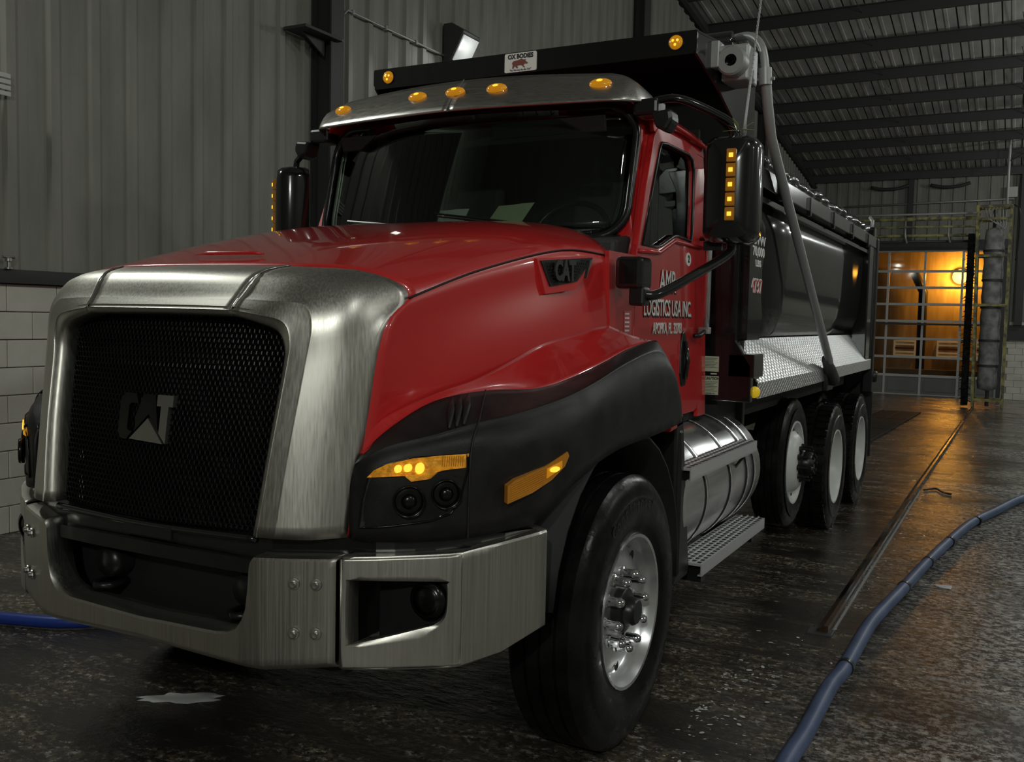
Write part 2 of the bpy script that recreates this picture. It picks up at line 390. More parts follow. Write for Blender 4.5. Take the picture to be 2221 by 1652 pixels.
    for i in range(36):
        x = -3.8+i*.355
        z0 = 4.42 if -2.75 < x < 2.0 else 1.75
        o = copy(pu, wb, (x, YB, z0)) if pu else obj('wall_panel', v, f, 'wallmetal', wb, loc=(x, YB, z0))
        pu = pu or o; o.scale = (1, 1, 6.55-z0)
    bp = None
    for r in range(12):
        for c in range(6):
            x = 2.15+c*.406+(r % 2)*.203
            o = copy(bp, wb, (x, YB-.02, -.58+r*.203)) if bp else box('block', -.2, .2, -.03, .03, 0, .197, 'block', wb, bev=.006, loc=(x, YB-.02, -.58+r*.203))
            bp = bp or o
    st(G().box(-3.9, XR, YB-.16, YB-.05, 1.70, 1.76).box(2.0, XR, YB-.14, YB-.11, 1.28, 1.70).obj('trim_5', 'steel'))
    st(G().box(-2.9, 2.1, YB-.2, YB-.04, 4.12, 4.42).box(-2.7, -2.58, YB-.14, YB, zb, 4.12).box(1.88, 2.0, YB-.14, YB, zb, 4.12).obj('trim_6', 'steel'))
    st(G().box(2.28, 2.5, YB-.3, YB-.05, 1.76, 6.5).box(-.95, -.80, YB-.2, YB-.05, 4.42, 6.5).obj('trim_7', 'steel'))
    # unseen sides of the hall
    st(G().box(XR, XR+.15, YF, YB, -.8, roof_z(YF)).obj('unseen_wall_right', 'wallmetal'))
    st(G().box(-4.2, XR, YF-.15, YF, -.1, roof_z(YF)).obj('unseen_wall_front', 'wallmetal'))
    # sectional glass door
    xsd = [-2.56, -1.455, -.36, .755, 1.86]; zs = [-.60, .04, .65, 1.25, 1.82, 2.37, 2.91, 3.44, 4.10]
    d = st(G().box(-2.6, -2.52, YB-.02, YB+.04, -.6, 4.14).box(1.82, 1.9, YB-.02, YB+.04, -.6, 4.14).obj('door_1', 'doorframe'))
    for z in zs:
        box('door_rail', -2.56, 1.86, YB-.03, YB+.03, z-.04, z+.04, 'doorframe', d, bev=.004)
    for x in xsd[1:-1]:
        for z0, z1 in zip(zs, zs[1:]):
            box('door_stile', x-.035, x+.035, YB-.025, YB+.025, z0+.04, z1-.04, 'doorframe', d)
    for x0, x1 in zip(xsd, xsd[1:]):
        for z0, z1 in zip(zs, zs[1:]):
            if z0 < 0: G().box(x0+.04, x1-.04, YB-.008, YB+.008, z0+.04, z1-.04).box(x0+.12, x1-.12, YB-.02, YB-.008, z0+.14, z1-.14).obj('door_panel', 'grey', d)
            else: box('pane', x0+.036, x1-.036, YB-.003, YB+.003, z0+.04, z1-.04, 'pane', d)
room()

# ------------------------------------------------------------------ lamps of the hall
def wall_lamp(name, loc, d, power, label, size=.42):
    r = empty(name, loc); tag(r, label, 'floodlight', 'wall floodlights')
    a = math.atan2(d[1], d[0]); r.rotation_euler = (0, 0, a)      # local +X points into the hall
    G().prism([(.0, -.22), (.0, .24), (.12, .24), (.30, .13), (.285, .09), (.115, -.22)], 1, -.20, .20).obj('housing', 'steel', r, bev=.012)
    G().prism([(.125, -.205), (.283, .083), (.297, .076), (.139, -.212)], 1, -.175, .175).obj('lens', 'lampglass', r)
    box('back_box', -.03, .01, -.08, .08, -.05, .12, 'steel', r, bev=.006)
    ld = bpy.data.lights.new(name+'_light', 'AREA'); ld.shape = 'RECTANGLE'; ld.size = .30; ld.size_y = .28; ld.energy = power; ld.color = (.95, 1, .93)
    lo = bpy.data.objects.new(name+'_light', ld); COL.objects.link(lo); lo.parent = r
    lo.location = (.235, 0, -.085)
    lo.rotation_euler = (0, -math.radians(58), 0)
    pd = bpy.data.lights.new(name+'_spill', 'POINT'); pd.energy = power*.045; pd.shadow_soft_size = .06; pd.color = ld.color        # light leaving the lens sideways
    po = bpy.data.objects.new(name+'_spill', pd); COL.objects.link(po); po.parent = r; po.location = (.36, 0, -.10)
    return r
wall_lamp('wall_floodlight', (-3.99, 7.02, 5.02), (1, 0), LP['left'], 'lit wall floodlight above the black cab guard, at the end of the conduit')
wall_lamp('wall_floodlight', (-3.99, -.5, 5.0), (1, 0), LP['left']*.45, 'wall floodlight high over the white block wall near the louvre')
wall_lamp('wall_floodlight', (8.98, 0.5, 5.2), (-1, 0), LP['right'], 'floodlight on the far side wall, nearest the front wall')
wall_lamp('wall_floodlight', (8.98, 8.0, 5.2), (-1, 0), LP['right'], 'floodlight in the middle of the far side wall')
wall_lamp('wall_floodlight', (8.98, 16.5, 5.4), (-1, 0), LP['rear'], 'floodlight on the far side wall, nearest the glass door')
wall_lamp('wall_floodlight', (4.2, -8.98, 5.0), (0, 1), LP['front'], 'floodlight on the front wall facing the truck')

def high_bay(y, where, x=5.4, z=6.3):
    r = empty('high_bay_lamp', (x, y, z)); tag(r, 'round globe lamp hanging from the roof over the next lane, '+where, 'lamp', 'high bay lamps')
    G().lathe([(0, .20), (.07, .19), (.09, .06), (.0, .06)], n=24, ax=2).obj('cap', 'galv', r, smooth='auto')
    G().lathe([(0, -.12), (.10, -.09), (.15, 0), (.10, .09), (0, .12)], n=20, ax=2).obj('globe', 'lampglass', r, smooth=True)
    G().tube([(0, 0, .19), (0, 0, roof_z(y)-z)], .012, 6).obj('cord', 'satin', r)
    ld = bpy.data.lights.new('high_bay_light', 'POINT'); ld.energy = LP['bay']; ld.shadow_soft_size = .16; ld.color = (.96, 1, .97)
    lo = bpy.data.objects.new('high_bay_light', ld); COL.objects.link(lo); lo.parent = r; lo.location = (0, 0, -.30)
for y, t in ((-3.0, 'ahead of the bumper'), (4.5, 'beside the dump body'), (12.0, 'beside the drain grates'), (19.5, 'before the wash gantry'), (26.5, 'beyond the wash gantry')): high_bay(y, t)

# ------------------------------------------------------------------ the truck
T = empty('dump_truck', (0, 0, 0))
tag(T, 'red and black conventional dump truck with brushed aluminium grille surround and bumper', 'truck')

# ---- grille surround: inner edge, face, roll, rear edge; columns from the middle to the foot of the leg
BZ = [
 [(0, -1.105, 1.648), (0, -1.100, 1.70), (0, -1.035, 1.785), (0, -.914, 1.817)],
 [(.327, -1.108, 1.645), (.335, -1.100, 1.70), (.36, -1.030, 1.782), (.39, -.925, 1.812)],
 [(.42, -1.10, 1.625), (.47, -1.090, 1.695), (.53, -1.005, 1.775), (.60, -.87, 1.802)],
 [(.485, -1.088, 1.60), (.57, -1.065, 1.685), (.665, -.965, 1.745), (.72, -.815, 1.768)],
 [(.505, -1.080, 1.55), (.605, -1.072, 1.62), (.705, -.985, 1.665), (.765, -.80, 1.715)],
 [(.503, -1.085, 1.48), (.595, -1.090, 1.50), (.690, -1.020, 1.54), (.760, -.925, 1.61)],
 [(.485, -1.125, 1.25), (.575, -1.135, 1.25), (.665, -1.068, 1.265), (.742, -.985, 1.30)],
 [(.458, -1.160, .985), (.552, -1.174, .985), (.640, -1.118, .982), (.718, -1.04, .985)]]
def bezel():
    def col(c, s):
        i, a = Vector(c[0]), Vector(c[1]); q = i.lerp(a, .34)+Vector((0, -.020, 0)); q2 = i.lerp(a, .42)+Vector((0, -.021, 0))
        return [sx(p, s) for p in (i+Vector((0, .09, 0)), i+Vector((0, .002, 0)), q, q2, q2.lerp(a, .86), a.lerp(Vector(c[2]), .10), *c[2:])]
    g = G().grid(crgrid([col(BZ[1], -1), col(BZ[0], 1), col(BZ[1], 1)], 6, 4))
    cap = g.obj('grille_surround_cap', 'alu', T, smooth='auto', sol=.012)
    for s in (1, -1):
        cols = [col(c, s) for c in BZ[1:]]
        cols[0] = [(p[0]+.0012*s, p[1], p[2]) for p in cols[0]]
        g = G().grid(crgrid(cols, 5, 4)); o = g.obj('grille_surround_leg', 'alu', T, smooth='auto', sol=.012)
    for s in (1, -1):
        c = spline([Vector(p)+Vector((0, -.0035, .002)) for p in col(BZ[1], s)[2:]], 5)
        G().tube(c, .0032, 6).obj('seam_strip', 'chrome', cap, smooth=True)
bezel()
def gy(z, x=.5): return lerp([(.985, -1.16), (1.25, -1.125), (1.55, -1.08), (1.66, -1.075)], z)+.045-.055*(1-min(1, abs(x)/.5)**2)*min(1, (1.68-z)/.2)
def inside(p, poly):
    x, y = p; r = False; j = len(poly)-1
    for i in range(len(poly)):
        (xi, yi), (xj, yj) = poly[i], poly[j]
        if (yi > y) != (yj > y) and x < (xj-xi)*(y-yi)/(yj-yi)+xi: r = not r
        j = i
    return r
def grille():
    half = [(0, 1.652), (.327, 1.65), (.42, 1.63), (.49, 1.605), (.508, 1.55), (.505, 1.48), (.487, 1.25), (.46, .98)]
    outl = [(-x, z) for x, z in half[:0:-1]]+half
    p = .0195; R = p/math.sqrt(3); g = G(); k = 0
    for r in range(42):
        for c in range(-27, 28):
            x = c*p+(r % 2)*p/2; z = .975+r*R*1.5
            if not inside((x, z), outl): continue
            o = [(x+R*math.cos(PI/6+PI/3*i), z+R*math.sin(PI/6+PI/3*i)) for i in range(6)]
            q = [(x+R*.74*math.cos(PI/6+PI/3*i), z+R*.74*math.sin(PI/6+PI/3*i)) for i in range(6)]
            y = gy(z)
            g.ring([(a, gy(b, a), b) for a, b in o], [(a, gy(b, a)-.0015, b) for a, b in q])
            g.ring([(a, gy(b, a)-.0015, b) for a, b in q], [(a, gy(b, a)+.006, b) for a, b in q])
    m = g.obj('grille_mesh', 'meshblack', T); m['kind'] = 'stuff'
    # radiator and cross bars behind the mesh
    box('radiator', -.52, .52, -1.0, -.94, .95, 1.68, 'matte', T)
    for z in (1.10, 1.24, 1.50):
        G().box(-.5, .5, gy(z)+.012, gy(z)+.05, z-.03, z+.025).obj('grille_bar', 'satin', m, bev=.008)
    # badge: dark C and A, bright T and triangle
    y0 = gy(1.3, 0)-.004
    def fn(x, z): return (x, y0-(1.3-z)*.14, z)
    def ex(name, pts, mat, lift=.0):
        pts = [(x*.84-.030, 1.305+(z-1.30)*.92) for x, z in pts]
        g = G(); n = len(pts)
        g.poly(pts, lambda x, z: (x, fn(x, z)[1]-.008-lift, z))
        a = [(x, fn(x, z)[1]-.008-lift, z) for x, z in pts]; b = [(x, fn(x, z)[1]+.02, z) for x, z in pts]
        g.ring(a, b); return g.obj(name, mat, T)
    ex('badge_letter', [(.048, 1.385), (.135, 1.385), (.135, 1.345), (.112, 1.345), (.112, 1.215), (.072, 1.25), (.072, 1.345), (.048, 1.345)], 'emblem')
    ex('badge_triangle', [(-.085, 1.222), (.100, 1.215), (.008, 1.30)], 'emblem', .002)
    ex('badge_letter', [(-.065, 1.30), (-.03, 1.385), (.035, 1.385), (.062, 1.27), (.008, 1.315), (-.06, 1.255)], 'dark_chrome')
    ex('badge_letter', [(-.155, 1.36), (-.13, 1.385), (-.07, 1.385), (-.055, 1.35), (-.095, 1.35), (-.105, 1.34), (-.105, 1.26), (-.095, 1.25), (-.075, 1.25), (-.105, 1.218), (-.14, 1.222), (-.155, 1.245)], 'dark_chrome')
grille()

# ---- hood
H0 = [c[3] for c in BZ]
H1 = [(0, -.50, 1.930), (.37, -.50, 1.930), (.58, -.46, 1.912), (.72, -.42, 1.872), (.80, -.395, 1.828), (.80, -.46, 1.70), (.81, -.56, 1.48), (.79, -.64, 1.22)]
H2 = [(0, .05, 2.045), (.38, .05, 2.045), (.62, .06, 2.022), (.78, .08, 1.980), (.868, .11, 1.930), (.878, .08, 1.80), (.895, .0, 1.62), (.90, -.05, 1.40)]
H3 = [(0, .56, 2.108), (.38, .55, 2.102), (.66, .53, 2.068), (.83, .50, 2.012), (.925, .47, 1.930), (.940, .46, 1.82), (.952, .45, 1.66), (.96, .45, 1.45)]
hood = G().grid(crgrid([full(h) for h in (H0, H1, H2, H3)], 6, 4)).obj('hood', 'red', T, smooth=True, sol=.012)
for s in (1, -1):
    ln = spline([sx((h[4][0]+.004, h[4][1], h[4][2]), s) for h in (H0, H1, H2, H3)], 6)
    G().tube(ln, .0035, 6).obj('hood_seam', 'matte', hood, smooth=True)
G().tube([(-.16, -.80, 1.862), (-.10, -.805, 1.866), (.10, -.805, 1.866), (.16, -.80, 1.862)], [.003, .007, .007, .003], 8).obj('hood_lip', 'red', hood, smooth=True)

# ---- fenders: black outer shell and the red shelf that joins it to the hood
FA = [  # bottom, face top, roll, upper edge
 [(.735, -1.050, .985), (.735, -1.050, 1.14), (.738, -1.030, 1.21), (.742, -1.000, 1.24)],
 [(.82, -1.020, .980), (.82, -1.020, 1.19), (.822, -.990, 1.265), (.795, -.930, 1.315)],
 [(.93, -.945, .980), (.93, -.940, 1.22), (.93, -.900, 1.30), (.855, -.780, 1.390)],
 [(1.03, -.850, .985), (1.03, -.840, 1.24), (1.02, -.780, 1.335), (.94, -.60, 1.418)],
 [(1.11, -.750, 1.00), (1.11, -.730, 1.25), (1.095, -.650, 1.360), (1.03, -.40, 1.420)],
 [(1.165, -.620, 1.02), (1.175, -.560, 1.28), (1.15, -.450, 1.395), (1.075, -.22, 1.450)],
 [(1.20, -.440, 1.12), (1.205, -.390, 1.31), (1.18, -.250, 1.440), (1.11, -.02, 1.498)],
 [(1.21, -.100, 1.185), (1.215, -.080, 1.36), (1.19, .020, 1.500), (1.135, .18, 1.548)],
 [(1.21, .300, 1.20), (1.215, .300, 1.42), (1.19, .330, 1.540), (1.155, .40, 1.578)],
 [(1.205, .550, 1.212), (1.21, .530, 1.42), (1.185, .500, 1.510), (1.155, .47, 1.570)],
 [(1.20, .690, 1.22), (1.20, .650, 1.34), (1.18, .590, 1.450), (1.15, .50, 1.545)]]
FB = [(.742, -1.0, 1.24), (.775, -.92, 1.33), (.83, -.68, 1.40), (.86, -.50, 1.435), (.885, -.28, 1.495), (.905, -.07, 1.555), (.93, .10, 1.585), (.955, .28, 1.612), (.97, .42, 1.625)]
def fender(s):
    f = G().grid(crgrid([[sx(p, s) for p in (c[0], c[1], Vector(c[1]).lerp(Vector(c[2]), .86), Vector(c[2]).lerp(Vector(c[3]), .10), c[3])] for c in FA], 4, 4)).obj('front_fender', 'plastic', T, smooth=True, sol=.02)
    up = [sx(c[3], s) for c in FA[:9]]; mid = []
    for a, b in zip(up, [sx(p, s) for p in FB]):
        m = (Vector(a)+Vector(b))*.5; m.z -= .006; mid.append(m)
    G().grid(crgrid([up, mid, [sx((p[0]-.02, p[1], p[2]+.01), s) for p in FB]], 4, 4)).obj('fender_shelf', 'red', T, smooth=True, sol=.012)
    # ribs on the lamp housing top
    for k, t in enumerate((.36, .52, .68)):
        a = Vector(FA[2][2])*(1-t)+Vector(FA[3][2])*t; b = Vector(FA[2][3])*(1-t)+Vector(FA[3][3])*t
        m = (a+b)*.5
        G().tube([sx(a+Vector((0, 0, .004)), s), sx(m+Vector((0, 0, .012)), s), sx(b, s)], [.006, .014, .004], 8).obj('rib', 'plastic', f, smooth=True)
    c = spline([sx((p[0]+.002, p[1]-.002, p[2]+.002), s) for p in FA[3]], 5)
    G().tube(c, .003, 6).obj('panel_gap', 'matte', f)
    # wheel house and panel behind the wheel
    rows = []
    for i in range(15):
        a = math.radians(8+i*180/14); r = .66
        rows.append([(x*s, .12-r*math.cos(a)*1.0, .60+.66*math.sin(a)*(.95 if i else 1)) for x in (.55, 1.17)])
    rows = [[(p[0], p[1], min(p[2], 1.2)) for p in r] for r in rows]
    G().grid(rows).obj('wheel_house', 'matte', f, smooth=True, sol=.01)
    G().prism([(.55*s, 1.19), (1.155*s, 1.17), (1.165*s, .95), (1.165*s, .52), (1.13*s, .45), (.55*s, .45)], 1, .80, .86).obj('splash_panel', 'satin', f, bev=.015)
    G().prism([(.76, 1.24), (.86, 1.24), (1.02, .50), (1.0, .46), (.80, .46)], 0, 1.05*s, 1.15*s).obj('side_skirt', 'satin', f, bev=.01)
    G().prism([(.68, 1.17), (.86, 1.19), (.86, 1.225), (.70, 1.215)], 0, 1.0*s, 1.15*s).obj('fender_bracket', 'red', f, bev=.006)
for s in (1, -1): fender(s)
# front apron between bumper and grille, and a dark box added behind the grille to block light
def ply(x): return lerp([(0, -1.13), (.5, -1.13), (.735, -1.03), (.82, -1.0), (.93, -.925), (1.03, -.83), (1.11, -.73), (1.165, -.60)], abs(x))
G().grid([[(x, ply(x)+.005, z) for x in [i*.05-1.15 for i in range(47)]] for z in (.86, .99)]).obj('apron', 'black', T, sol=.02)
G().tube(spline([(-.46, -1.15, .968), (0, -1.165, .960), (.46, -1.15, .968)], 8), .012, 8).obj('apron_lip', 'black', T, smooth=True)
box('engine_bay_blocker', -.55, .55, -.92, .45, .55, 1.62, 'matte', T)

# ---- bumper
BP = [(0, -1.205), (.30, -1.202), (.44, -1.197), (.50, -1.188), (.60, -1.150), (.728, -1.094), (.85, -1.028), (1.0, -.925), (1.04, -.890), (1.12, -.785), (1.175, -.685), (1.20, -.615)]
BB = [(0, .588), (.5, .574), (.73, .598), (1.03, .602), (1.12, .63), (1.2, .69)]
BT = [(.47, .925), (.73, .93), (1.03, .942), (1.2, .985)]
def by(x): return lerp(BP, abs(x))
def bumper():
    xs = [0, .1, .2, .28, .34, .385, .42, .442, .456, .464, .468, .472, .48, .49, .50, .515, .55, .60, .65, .70, .722]
    cut = [(0, .668), (.34, .676), (.385, .684), (.42, .704), (.442, .732), (.456, .77), (.464, .83), (.468, .895), (.472, .915), (.48, .925), (.73, .932)]
    def col(x, s):
        b, t = lerp(BB, x), lerp(cut, x); y = by(x); c = [(x*s, y+.09, b+.012), (x*s, y+.02, b), (x*s, y+.004, b+.012)]
        c += [(x*s, y, b+.02+(t-b-.03)*k) for k in (0, .06, .35, .65, .94, 1)]
        c += [(x*s, y+.006, t-.003), (x*s, y+.022, t), (x*s, y+.10, t+.004)]
        return c
    rows = [col(x, -1) for x in xs[:0:-1]]+[col(x, 1) for x in xs]
    cb = G().grid(rows).obj('bumper_center', 'alu', T, smooth='auto', sol=.008)
    bp = None
    for s in (1, -1):
        for x, z in ((.606, .852), (.668, .852), (.606, .700), (.668, .702)):
            n = Vector((.44*s, -.9, 0)); p = Vector((x*s, by(x), z))+n*.004
            rot = (0, 0, math.atan2(n.y, n.x))
            if not bp: bp = G().lathe([(0, .014), (.008, .0145), (.0105, .012), (.0105, .005), (.017, .0045), (.018, 0), (0, 0)], n=12).obj('bolt', 'zinc', cb, loc=p); bp.rotation_euler = rot
            else: copy(bp, cb, p, rot)
    fx = .738
    for s in (1, -1):
        def P3(x, z, d=0):
            k = min(1, max(0, (x-1.03)/.07)); return ((x-.85*k*d)*s, by(x)+d*(1-.45*k), z)
        # plate with the fog lamp opening
        hole = []
        hp = [(.765, .866), (.985, .862), (.998, .85), (1.0, .81), (.995, .76), (.975, .735), (.94, .72), (.765, .672), (.752, .68), (.752, .855)]
        hole = [(p.x, p.y) for p in spline([(a, b, 0) for a, b in hp], 5, True)]
        cx, cz = .875, .77; x1 = 1.038
        def outer(px, pz):
            dx, dz = px-cx, pz-cz; t = 1e9
            if dx > 1e-6: t = min(t, (x1-cx)/dx)
            if dx < -1e-6: t = min(t, (fx-cx)/dx)
            for it in range(1):
                if dz > 1e-6: t = min(t, (.937-cz)/dz)
                if dz < -1e-6: t = min(t, (.600-cz)/dz)
            q = (cx+dx*t, cz+dz*t)
            if abs(q[1]-.937) < 1e-4: q = (q[0], lerp(BT, q[0]))
            if abs(q[1]-.600) < 1e-4: q = (q[0], lerp(BB, q[0]))
            return q
        # add the four corners to the sampling
        ang = sorted(set([round(math.atan2(z-cz, x-cx), 4) for x, z in hole]+[round(math.atan2(z-cz, x-cx), 4) for x in (fx, x1) for z in (.937, .600)]))
        def onhole(a):
            d = (math.cos(a), math.sin(a)); best = None
            for (ax, az), (bx_, bz) in zip(hole, hole[1:]+hole[:1]):
                ex, ez = bx_-ax, bz-az; den = d[0]*ez-d[1]*ex
                if abs(den) < 1e-9: continue
                t = ((ax-cx)*ez-(az-cz)*ex)/den; u = ((ax-cx)*d[1]-(az-cz)*d[0])/den
                if t > 0 and -1e-6 <= u <= 1+1e-6: best = t if best is None else min(best, t)
            return (cx+d[0]*best, cz+d[1]*best)
        ih = [onhole(a) for a in ang]; oh = [outer(*p) for p in ih]
        oh = [outer(cx+math.cos(a)*.01, cz+math.sin(a)*.01) for a in ang]
        g = G()
        r0 = [P3(x, z, .06) for x, z in ih]; r1 = [P3(x, z, .008) for x, z in ih]
        def bl(a, b, k): return (a[0]+(b[0]-a[0])*k, a[1]+(b[1]-a[1])*k)
        r2 = [P3(*bl(i, o, .16)) for i, o in zip(ih, oh)]; r3 = [P3(*bl(i, o, .22)) for i, o in zip(ih, oh)]; r35 = [P3(*bl(i, o, .92)) for i, o in zip(ih, oh)]; r4 = [P3(*o) for o in oh]
        g.ring(r0, r1); g.ring(r1, r2); g.ring(r2, r3); g.ring(r3, r35); g.ring(r35, r4)
        # top and bottom returns along the plate
        xe = [fx+(x1-fx)*i/10 for i in range(11)]
        g.grid([[P3(x, lerp(BT, x)) for x in xe], [P3(x, lerp(BT, x)+.007, .006) for x in xe], [P3(x, lerp(BT, x)+.009, .022) for x in xe], [P3(x, lerp(BT, x)+.009, .09) for x in xe]])
        g.grid([[P3(x, lerp(BB, x)) for x in xe], [P3(x, lerp(BB, x)-.006, .008) for x in xe], [P3(x, lerp(BB, x)+.004, .08) for x in xe]])
        g.grid([[P3(fx, z) for z in (.60, .75, .93)], [P3(fx-.003, z, .03) for z in (.60, .75, .93)]])
        # wrap-around end
        xw = [x1, 1.04, 1.06, 1.09, 1.12, 1.145, 1.165, 1.182, 1.194]
        rows = []
        for x in xw:
            b, t = lerp(BB, x), lerp(BT, x)
            rows.append([P3(x, b+.004, .08), P3(x, b-.006, .008), P3(x, b)]+[P3(x, b+(t-b)*k) for k in (.05, .35, .65, .95, 1)]+[P3(x, t+.007, .006), P3(x, t+.009, .022), P3(x, t+.009, .09)])
        g.grid(rows)
        be = g.obj('bumper_end', 'alu', T, smooth='auto', sol=.006)
        # fog lamp in a dark pocket
        G().box(.742*s, 1.02*s, -.90, -.84, .64, .90).obj('fog_lamp_pocket', 'matte', be)
        G().lathe([(0, -.03), (.03, -.028), (.05, -.018), (.056, 0), (.056, .05), (0, .05)], c=(.94*s, -.915, .80), n=24, ax=1).obj('fog_lamp', 'dark_chrome', be, smooth=True)
        G().lathe([(.044, -.024), (.058, -.018), (.06, 0), (.058, .004)], c=(.94*s, -.920, .80), n=24, ax=1).obj('fog_lamp_ring', 'dark_chrome', be, smooth=True)
    # dark space in the middle opening
    box('bumper_backing', -.70, .70, -1.02, -.95, .55, .90, 'matte', T)
    G().grid([[(x, by(x)+.05, z) for x in (-.46, -.3, 0, .3, .46)] for z in (.855, .90)]).obj('air_dam', 'black', T, sol=.02)
    for x in (-.30, .34):
        G().tube([(x-.035, -1.02, .70), (x-.035, -1.10, .70), (x, -1.125, .70), (x+.035, -1.10, .70), (x+.035, -1.02, .70)], .014, 8).obj('tow_hook', 'satin', T, smooth=True)
        G().lathe([(0, -.03), (.05, -.028), (.055, 0), (.055, .05)], c=(x+.02, -1.07, .78), n=20, ax=1).obj('horn', 'satin', T, smooth=True)
    box('license_bracket', -.10, .12, -1.175, -1.165, .925, .965, 'satin', T)
bumper()

# ---- head lamps and side markers
HL = [(.735, -1.050), (.82, -1.020), (.93, -.945), (1.03, -.850), (1.11, -.745), (1.165, -.60), (1.2, -.46)]
def hy(x): return lerp(HL, x)
def headlight(s):
    def fn(d): return lambda x, z: (x*s, hy(x)-d+max(0, z-1.2)*.12, z)
    def dense(pts, k=4):
        out = []
        for (a, b), (c, d) in zip(pts, pts[1:]+pts[:1]): out += [(a+(c-a)*i/k, b+(d-b)*i/k) for i in range(k)]
        return out
    body = [(.768, 1.022), (.775, 1.10), (.792, 1.175), (.835, 1.215), (.90, 1.236), (1.025, 1.245), (1.03, 1.20), (1.015, 1.11), (.995, 1.065), (.95, 1.045), (.86, 1.03)]
    am = [(.792, 1.176), (.812, 1.198), (.845, 1.217), (.905, 1.234), (.97, 1.242), (1.026, 1.245), (1.026, 1.204), (.985, 1.199), (.962, 1.192), (.945, 1.172), (.905, 1.165), (.888, 1.182), (.86, 1.180)]
    b = dense(body); o = G().slab(b, fn, -.01, .006).obj('headlight', 'lampbowl', T)
    G().tube([fn(.007)(*q) for q in b], .003, 6, closed=True).obj('headlight_rim', 'dark_chrome', o, smooth=True)
    for x, z, r in ((.900, 1.105, .047), (.985, 1.125, .044)):
        c = Vector((x*s, hy(x)-.012, z)); n = Vector((.62*s, -.78, 0))
        pr = [(r*.98, .012), (r, .016), (r*1.04, .010), (r*1.04, -.004), (r*.9, -.002), (r*.6, -.010+.012), (r*.25, .0), (0, .004)]
        p = G().lathe([(a, h) for a, h in pr], n=24).obj('projector', 'dark_chrome', o, smooth=True, loc=c); p.rotation_euler = (0, 0, math.atan2(n.y, n.x))
        q = G().lathe([(0, .014), (r*.25, .013), (r*.45, .008), (r*.52, .0)], n=16).obj('projector_lens', 'dark_chrome', o, smooth=True, loc=c); q.rotation_euler = p.rotation_euler
    a = G().slab(dense(am), fn, -.01, .012).obj('turn_signal', 'signal', T)
    for x, z, w, h in ((.925, 1.205, .018, .017), (.872, 1.203, .014, .012), (.896, 1.206, .016, .012)):
        G().slab(ellip(x, z, w*.55, h, 12), fn, .008, .016).obj('bulb', 'amber_hot', a)
    for k in range(10):
        x = .975+k*.005
        G().tube([fn(.0125)(x, 1.209), fn(.0125)(x, 1.240)], .0014, 5).obj('lens_rib', 'amber_dim', a)
    # side marker on the fender
    mk = [(1.118, 1.090), (1.118, 1.145), (1.128, 1.162), (1.165, 1.190), (1.191, 1.226), (1.193, 1.212), (1.188, 1.18), (1.172, 1.142), (1.150, 1.112)]
    def fm(d): return lambda x, z: ((x+d)*s, lerp([(1.10, -.80), (1.118, -.77), (1.15, -.665), (1.175, -.56), (1.2, -.46)], x)-d, z)
    m = G().slab(dense(mk, 3), fm, -.02, .010).obj('side_marker', 'amber_dim', T)
    G().slab([(1.166, 1.150), (1.184, 1.175), (1.184, 1.200), (1.166, 1.182)], fm, .005, .012).obj('bulb', 'amber', m)
    G().slab(ellip(1.175, 1.176, .006, .009, 10), fm, .006, .015).obj('bulb', 'amber_hot', m)
    for k in range(8):
        t = k/7
        G().tube([fm(.0105)(1.122, 1.10+.048*t), fm(.0105)(1.163, 1.135+.048*t)], .0016, 5).obj('lens_rib', 'amber_dim', m)
for s in (1, -1): headlight(s)

# ---- hood side vents
def vent(s):
    # plane through the hood side
    a, b = Vector((.838, -.05, 1.88)), Vector((.928, .305, 1.915))
    def fn(d): return lambda u, z: ((lerp([(-.05, .838), (.305, .930)], u)+.022+d+(1.9-z)*.10)*s, u-.035, z)
    def k(pts): return pts
    o = G().slab([(-.045, 1.885), (.30, 1.918), (.275, 1.87), (.165, 1.775), (-.01, 1.752)], fn, -.04, -.006).obj('vent_surround', 'red', T)
    G().slab([(-.030, 1.878), (.282, 1.908), (.175, 1.808), (.015, 1.782)], fn, -.02, 0).obj('vent_recess', 'matte', o)
    g = G(); q = [(-.012, 1.872), (.255, 1.895), (.166, 1.814), (.022, 1.790)]; p = .0135
    for r in range(13):
        for c in range(26):
            x = -.03+c*p+(r % 2)*p/2; z = 1.785+r*p*.866
            if not inside((x, z), q): continue
            oo = [(x+p*.58*math.cos(PI/6+PI/3*i), z+p*.58*math.sin(PI/6+PI/3*i)) for i in range(6)]; ii = [(x+p*.40*math.cos(PI/6+PI/3*i), z+p*.40*math.sin(PI/6+PI/3*i)) for i in range(6)]
            g.ring([fn(.006)(*u) for u in oo], [fn(.006)(*u) for u in ii])
    m = g.obj('vent_mesh', 'dark_chrome', o); m['kind'] = 'stuff'
    text('vent_badge', 'CAT', .105, fn(.014)(.085, 1.842), (.25, .97*s, .02), (0, 0, 1), 'ventbadge', o, wide=.60, bold=.005, ext=.004) if s > 0 else None
    G().slab([(.215, 1.822), (.225, 1.835), (.262, 1.900), (.248, 1.896)], fn, .0, .012).obj('vent_fin', 'ventbadge', o)
for s in (1, -1): vent(s)

